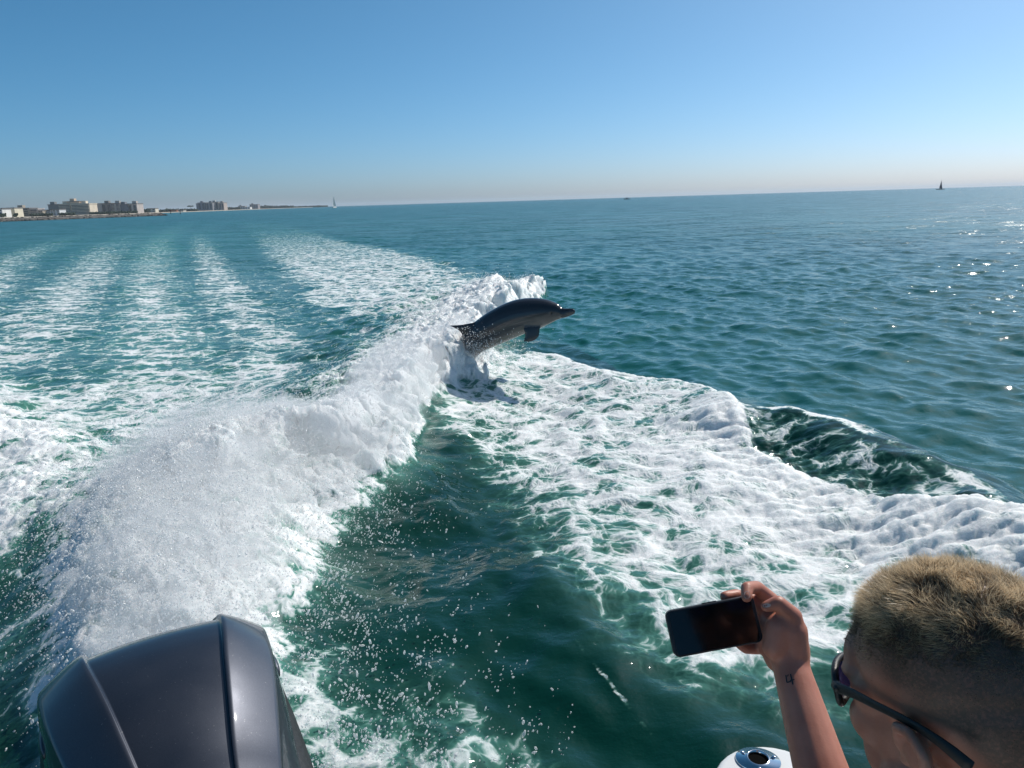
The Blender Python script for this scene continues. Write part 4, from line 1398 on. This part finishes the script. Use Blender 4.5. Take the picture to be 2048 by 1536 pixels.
    # --- shirt and shorts
    sg = [capsule(shL, shR, .074, .074), capsule(shL, shL * .45 + elL * .55, .066, .062), capsule(shR, shR * .55 + el * .45, .066, .060)]
    e1 = ellipsoid((0, 0, 0), (1, 1, 1))
    fr = np.column_stack([bl, bf, [0, 0, 1]]).T
    sg += [((e1[0] * (.190, .128, .23)) @ fr + chest, e1[1]), ((e1[0] * (.176, .122, .25)) @ fr + belly, e1[1]), ((e1[0] * (.185, .128, .12)) @ fr + pel + np.array([0, 0, .05]), e1[1])]
    sm = fuse('shirt', sg, .009, 6); sc_ = coords(sm); sc_ = sc_ + normals(sm) * (.006 * perlin3(sc_[:, 0] * 14, sc_[:, 1] * 14, sc_[:, 2] * 9))[:, None]
    set_co(sm, sc_ - org); sm.materials.clear(); sm.materials.append(simple_mat('tan_cotton', (.30, .21, .13), .85, noise=.12, nscale=60, bump=.3))
    obj('shirt', sm, person)
    lg = [((e1[0] * (.186, .130, .14)) @ fr + pel + np.array([0, 0, -.07]), e1[1])]
    for s in (1, -1):
        hip = pel + bl * .09 * s + np.array([0, 0, -.05]); foot = hip + bl * .05 * s; foot[2] = floor_z + .09
        lg.append(capsule(hip, (hip + foot) / 2 + bf * .05 + np.array([0, 0, .06]), .100, .082))
    sm = fuse('shorts', lg, .011, 6); set_co(sm, coords(sm) - org); sm.materials.clear(); sm.materials.append(simple_mat('navy_cloth', (.03, .04, .07), .85, noise=.2, nscale=50))
    obj('shorts', sm, person)

    # --- finger nails and the small tattoo on the inner wrist
    from mathutils.bvhtree import BVHTree
    bv = BVHTree.FromPolygons([tuple(v) for v in co], [p_.vertices[:] for p_ in me.polygons])
    o3 = Vector((0, 0, CAM_H))
    def onskin(px, py, off=.0004):
        h, nrm_, i, d = bv.ray_cast(o3, Vector(ray(px, py)))
        return None if h is None else np.array(h + nrm_ * off)
    def decal(name, quads, mat):
        V = []; F_ = []
        for qd in quads:
            k = len(V); pp = [onskin(*c_) for c_ in qd]
            if any(x is None for x in pp): continue
            V += pp; F_.append(tuple(range(k, k + len(pp))))
        if V: obj(name, mesh_of(name, [(np.array(V) - org, F_)], mat), person)
    def stroke(pts, w):
        out = []
        for (x0, y0), (x1, y1) in zip(pts[:-1], pts[1:]):
            m_ = max(2, int(math.hypot(x1 - x0, y1 - y0) / 2)); dx, dy = x1 - x0, y1 - y0; l_ = math.hypot(dx, dy); nx, ny = -dy / l_ * w, dx / l_ * w
            for i in range(m_):
                a, b = i / m_, (i + 1.08) / m_
                out.append([(x0 + dx * a - nx, y0 + dy * a - ny), (x0 + dx * b - nx, y0 + dy * b - ny), (x0 + dx * b + nx, y0 + dy * b + ny), (x0 + dx * a + nx, y0 + dy * a + ny)])
        return out
    ink = simple_mat('tattoo_ink', (.035, .028, .030), .6, noise=.2, nscale=300)
    decal('tattoo', stroke([(1572, 1350), (1574, 1365), (1582, 1363)], 1.3) + stroke([(1581, 1348), (1586, 1369)], 1.4) + stroke([(1577, 1349), (1575, 1353)], 1.0) + stroke([(1580, 1361), (1589, 1359)], 1.0), ink)
    nail = simple_mat('finger_nail', (.62, .42, .34), .25, coat=.3, noise=.05)
    def oval(cx_, cy_, a_, b_, th_):
        return [[(cx_ + a_ * math.cos(t) * math.cos(th_) - b_ * math.sin(t) * math.sin(th_), cy_ + a_ * math.cos(t) * math.sin(th_) + b_ * math.sin(t) * math.cos(th_)) for t in np.linspace(0, 2 * math.pi, 10, endpoint=False)]]
    decal('finger_nail', oval(1494, 1190, 6, 8, 0), nail); decal('finger_nail', oval(1534, 1211, 8, 4, -.1), nail)
    return person


person = build_person()

# ------------------------------------------------------------------ phone
TL, BL_, BR_, TR_ = CP(1333, 1221, 1.135), CP(1345, 1318, 1.122), CP(1521, 1283, 1.122), CP(1511, 1189, 1.135)
pc = (TL + BL_ + BR_ + TR_) / 4
px_ = ((TR_ - TL) + (BR_ - BL_)) / 2; Lp = np.linalg.norm(px_); px_ /= Lp
py_ = ((TL - BL_) + (TR_ - BR_)) / 2; py_ -= px_ * (py_ @ px_); Wp = np.linalg.norm(py_); py_ /= Wp
pz_ = np.cross(px_, py_)
print('phone', Lp, Wp)
phone = empty('mobile_phone', pc, label='black mobile phone held up sideways in one hand', category='phone')
phone.rotation_euler = Matrix(np.column_stack([px_, py_, pz_]).tolist()).to_euler()


def rrect(L, W, r, n=6):
    o = []
    for cx, cy, a0 in ((L / 2 - r, W / 2 - r, 0), (-L / 2 + r, W / 2 - r, 90), (-L / 2 + r, -W / 2 + r, 180), (L / 2 - r, -W / 2 + r, 270)):
        o += arc(cx, cy, r, a0, a0 + 90, n)
    return np.array(o)


M_PH = simple_mat('phone_case', (.014, .015, .018), .42, noise=.2, nscale=60)
M_SCR = simple_mat('phone_screen', (.006, .005, .005), .09, noise=.3, nscale=30, spec=.45)
bd = rounded_prism(rrect(Lp, Wp, .010), -.0065, .0035, .002)
obj('case', mesh_of('case', [bd], M_PH, False), phone)
obj('screen', mesh_of('screen', [rounded_prism(rrect(Lp - .010, Wp - .005, .006), .003, .0041, .0005)], M_SCR, False), phone)
obj('camera_lens', mesh_of('camera_lens', [cone_geo((Lp * .36, Wp * .28, -.0065), (Lp * .36, Wp * .28, -.0082), .008, .0075, 20)], M_SCR), phone)
obj('button', mesh_of('button', [box_geo(-.01, .012, Wp / 2 - .001, Wp / 2 + .0012, -.0035, -.0005)], M_PH), phone)

# ------------------------------------------------------------------ sunglasses
M_FRAME = simple_mat('black_plastic', (.008, .008, .009), .5, noise=.1, nscale=50)
M_LENS = simple_mat('mirror_lens', (.05, .045, .16), .06, metal=.55, noise=.2, nscale=12)
sg = empty('sunglasses', HC, label='black wraparound sunglasses worn by the person with the phone', category='sunglasses')
sg.rotation_euler = Matrix(HM.tolist()).to_euler()


def wrap(y, z):
    """forward position of the wraparound front"""
    return .114 - 8.2 * y * y - .9 * (z - .012) ** 2


def lens_geo(s, grow=0.0, th=.0022, hole=False):
    ys = []; n = 28
    o = []
    for t in np.linspace(0, 2 * math.pi, n, endpoint=False):
        y = .034 + (.027 + grow) * math.copysign(abs(math.cos(t)) ** .8, math.cos(t)); z = .010 + (.0195 + grow) * math.copysign(abs(math.sin(t)) ** .8, math.sin(t)) - .06 * (y - .034)
        o.append((s * y, z))
    o = np.array(o); c = o.mean(0); V = []
    for k in (1, .66, .33):
        for y, z in c + (o - c) * k: V.append((wrap(y, z), y, z))
    V.append((wrap(*c), *c))
    V = np.array(V); m = len(V); V = np.concatenate([V, V - [th, 0, 0]]); F_ = []
    for b_, fl in ((0, False), (m, True)):
        for r_ in range(2):
            for i in range(n):
                j = (i + 1) % n; q = (b_ + r_ * n + i, b_ + r_ * n + j, b_ + (r_ + 1) * n + j, b_ + (r_ + 1) * n + i); F_.append(q[::-1] if fl else q)
        for i in range(n):
            q = (b_ + 2 * n + i, b_ + 2 * n + (i + 1) % n, b_ + 3 * n); F_.append(q[::-1] if fl else q)
    for i in range(n):
        j = (i + 1) % n; F_.append((j, i, m + i, m + j))
    return V, F_, o


fr = []
for s in (1, -1):
    V, F_, o = lens_geo(s)
    me = mesh_of('lens', [(V, F_)], M_LENS, True); bm = bmesh.new(); bm.from_mesh(me); bmesh.ops.recalc_face_normals(bm, faces=bm.faces); bm.to_mesh(me); bm.free()
    obj('lens', me, sg)
    pts = [(wrap(y, z) - .001, y, z) for y, z in o]
    for i in range(len(pts)): fr.append(capsule(pts[i], pts[(i + 1) % len(pts)], .0038, .0038, 8))
    fr.append(capsule((wrap(s * .060, .015) - .001, s * .060, .014), (.074, s * .0675, .016), .0055, .0048, 8))
fr.append(capsule((wrap(.008, .014), .010, .014), (wrap(-.008, .014), -.010, .014), .0035, .0035, 8))
fm = fuse('front_frame', fr, .0012, 2); fm.materials.clear(); fm.materials.append(M_FRAME)
obj('front_frame', fm, sg)
for s in (1, -1):
    tp = [(.078, s * .0670, .016), (.050, s * .0715, .017), (.020, s * .0775, .016), (-.010, s * .0815, .014), (-.035, s * .0825, .009), (-.055, s * .0820, .001), (-.072, s * .0800, -.010)]
    P_, R_ = dense(tp, [.0052, .0044, .0038, .0036, .0038, .0048, .0056], 4)
    tv = ring_tube(P_, np.column_stack([R_ * .55, R_ * 1.15]), 12)
    obj('temple_arm', mesh_of('temple_arm', [tv], M_FRAME, True), sg)

# ------------------------------------------------------------------ sea haze
hz = bpy.data.materials.new('sea_haze'); hz.use_nodes = True
hn = hz.node_tree; hn.nodes.clear()
hv = hn.nodes.new('ShaderNodeVolumePrincipled'); ho = hn.nodes.new('ShaderNodeOutputMaterial')
hv.inputs['Color'].default_value = (.80, .88, 1.0, 1); hv.inputs['Density'].default_value = 7e-5; hv.inputs['Anisotropy'].default_value = .2
hn.links.new(hv.outputs[0], ho.inputs['Volume'])
obj('haze', mesh_of('haze', [box_geo(-15600, 15600, -15600, 15600, -2.5, 48)], hz), kind='stuff', label='thin pale sea haze hanging over the water', category='haze')

# ------------------------------------------------------------------ fine mist over the plume and the breaking crest
def build_mist():
    ge = []
    gm_ = np.random.default_rng(4)
    for k, (p_, r_) in enumerate(zip(PLUME, (.30, .48, .68, .80, .80))):
        for _ in range(4):
            o_ = gm_.normal(size=3) * np.array([.35, .35, .06]) * r_
            ge.append(ellipsoid((p_[0] + o_[0], p_[1] + o_[1], .42 + o_[2]), (r_ * .75, r_ * .75, .34)))
    for i, k in ((1, .7), (2, .7), (3, .65), (4, .55), (5, .5), (6, .5)):
        t_ = TOE[i]
        ge.append(ellipsoid((t_[0] - .45, t_[1] + .1, .42), (.55, .7, .30)))
    me = fuse('spray_mist', ge, .06, 4)
    c_ = coords(me); nn_ = normals(me)
    c_ = c_ + nn_ * (.13 * perlin3(c_[:, 0] * 2.6, c_[:, 1] * 2.6, c_[:, 2] * 2.6) + .06 * perlin3(c_[:, 0] * 7, c_[:, 1] * 7, c_[:, 2] * 7))[:, None]
    set_co(me, c_)
    mm = bpy.data.materials.new('spray_mist'); mm.use_nodes = True
    t = mm.node_tree; t.nodes.clear()
    v = t.nodes.new('ShaderNodeVolumePrincipled'); o_ = t.nodes.new('ShaderNodeOutputMaterial')
    v.inputs['Color'].default_value = (.96, .97, .98, 1); v.inputs['Density'].default_value = 1.0; v.inputs['Anisotropy'].default_value = .35
    t.links.new(v.outputs[0], o_.inputs['Volume'])
    me.materials.clear(); me.materials.append(mm)
    obj('spray_mist', me, kind='stuff', label='soft white mist drifting over the motor plume', category='mist')


scn.cycles.volume_bounces = 2
build_mist()
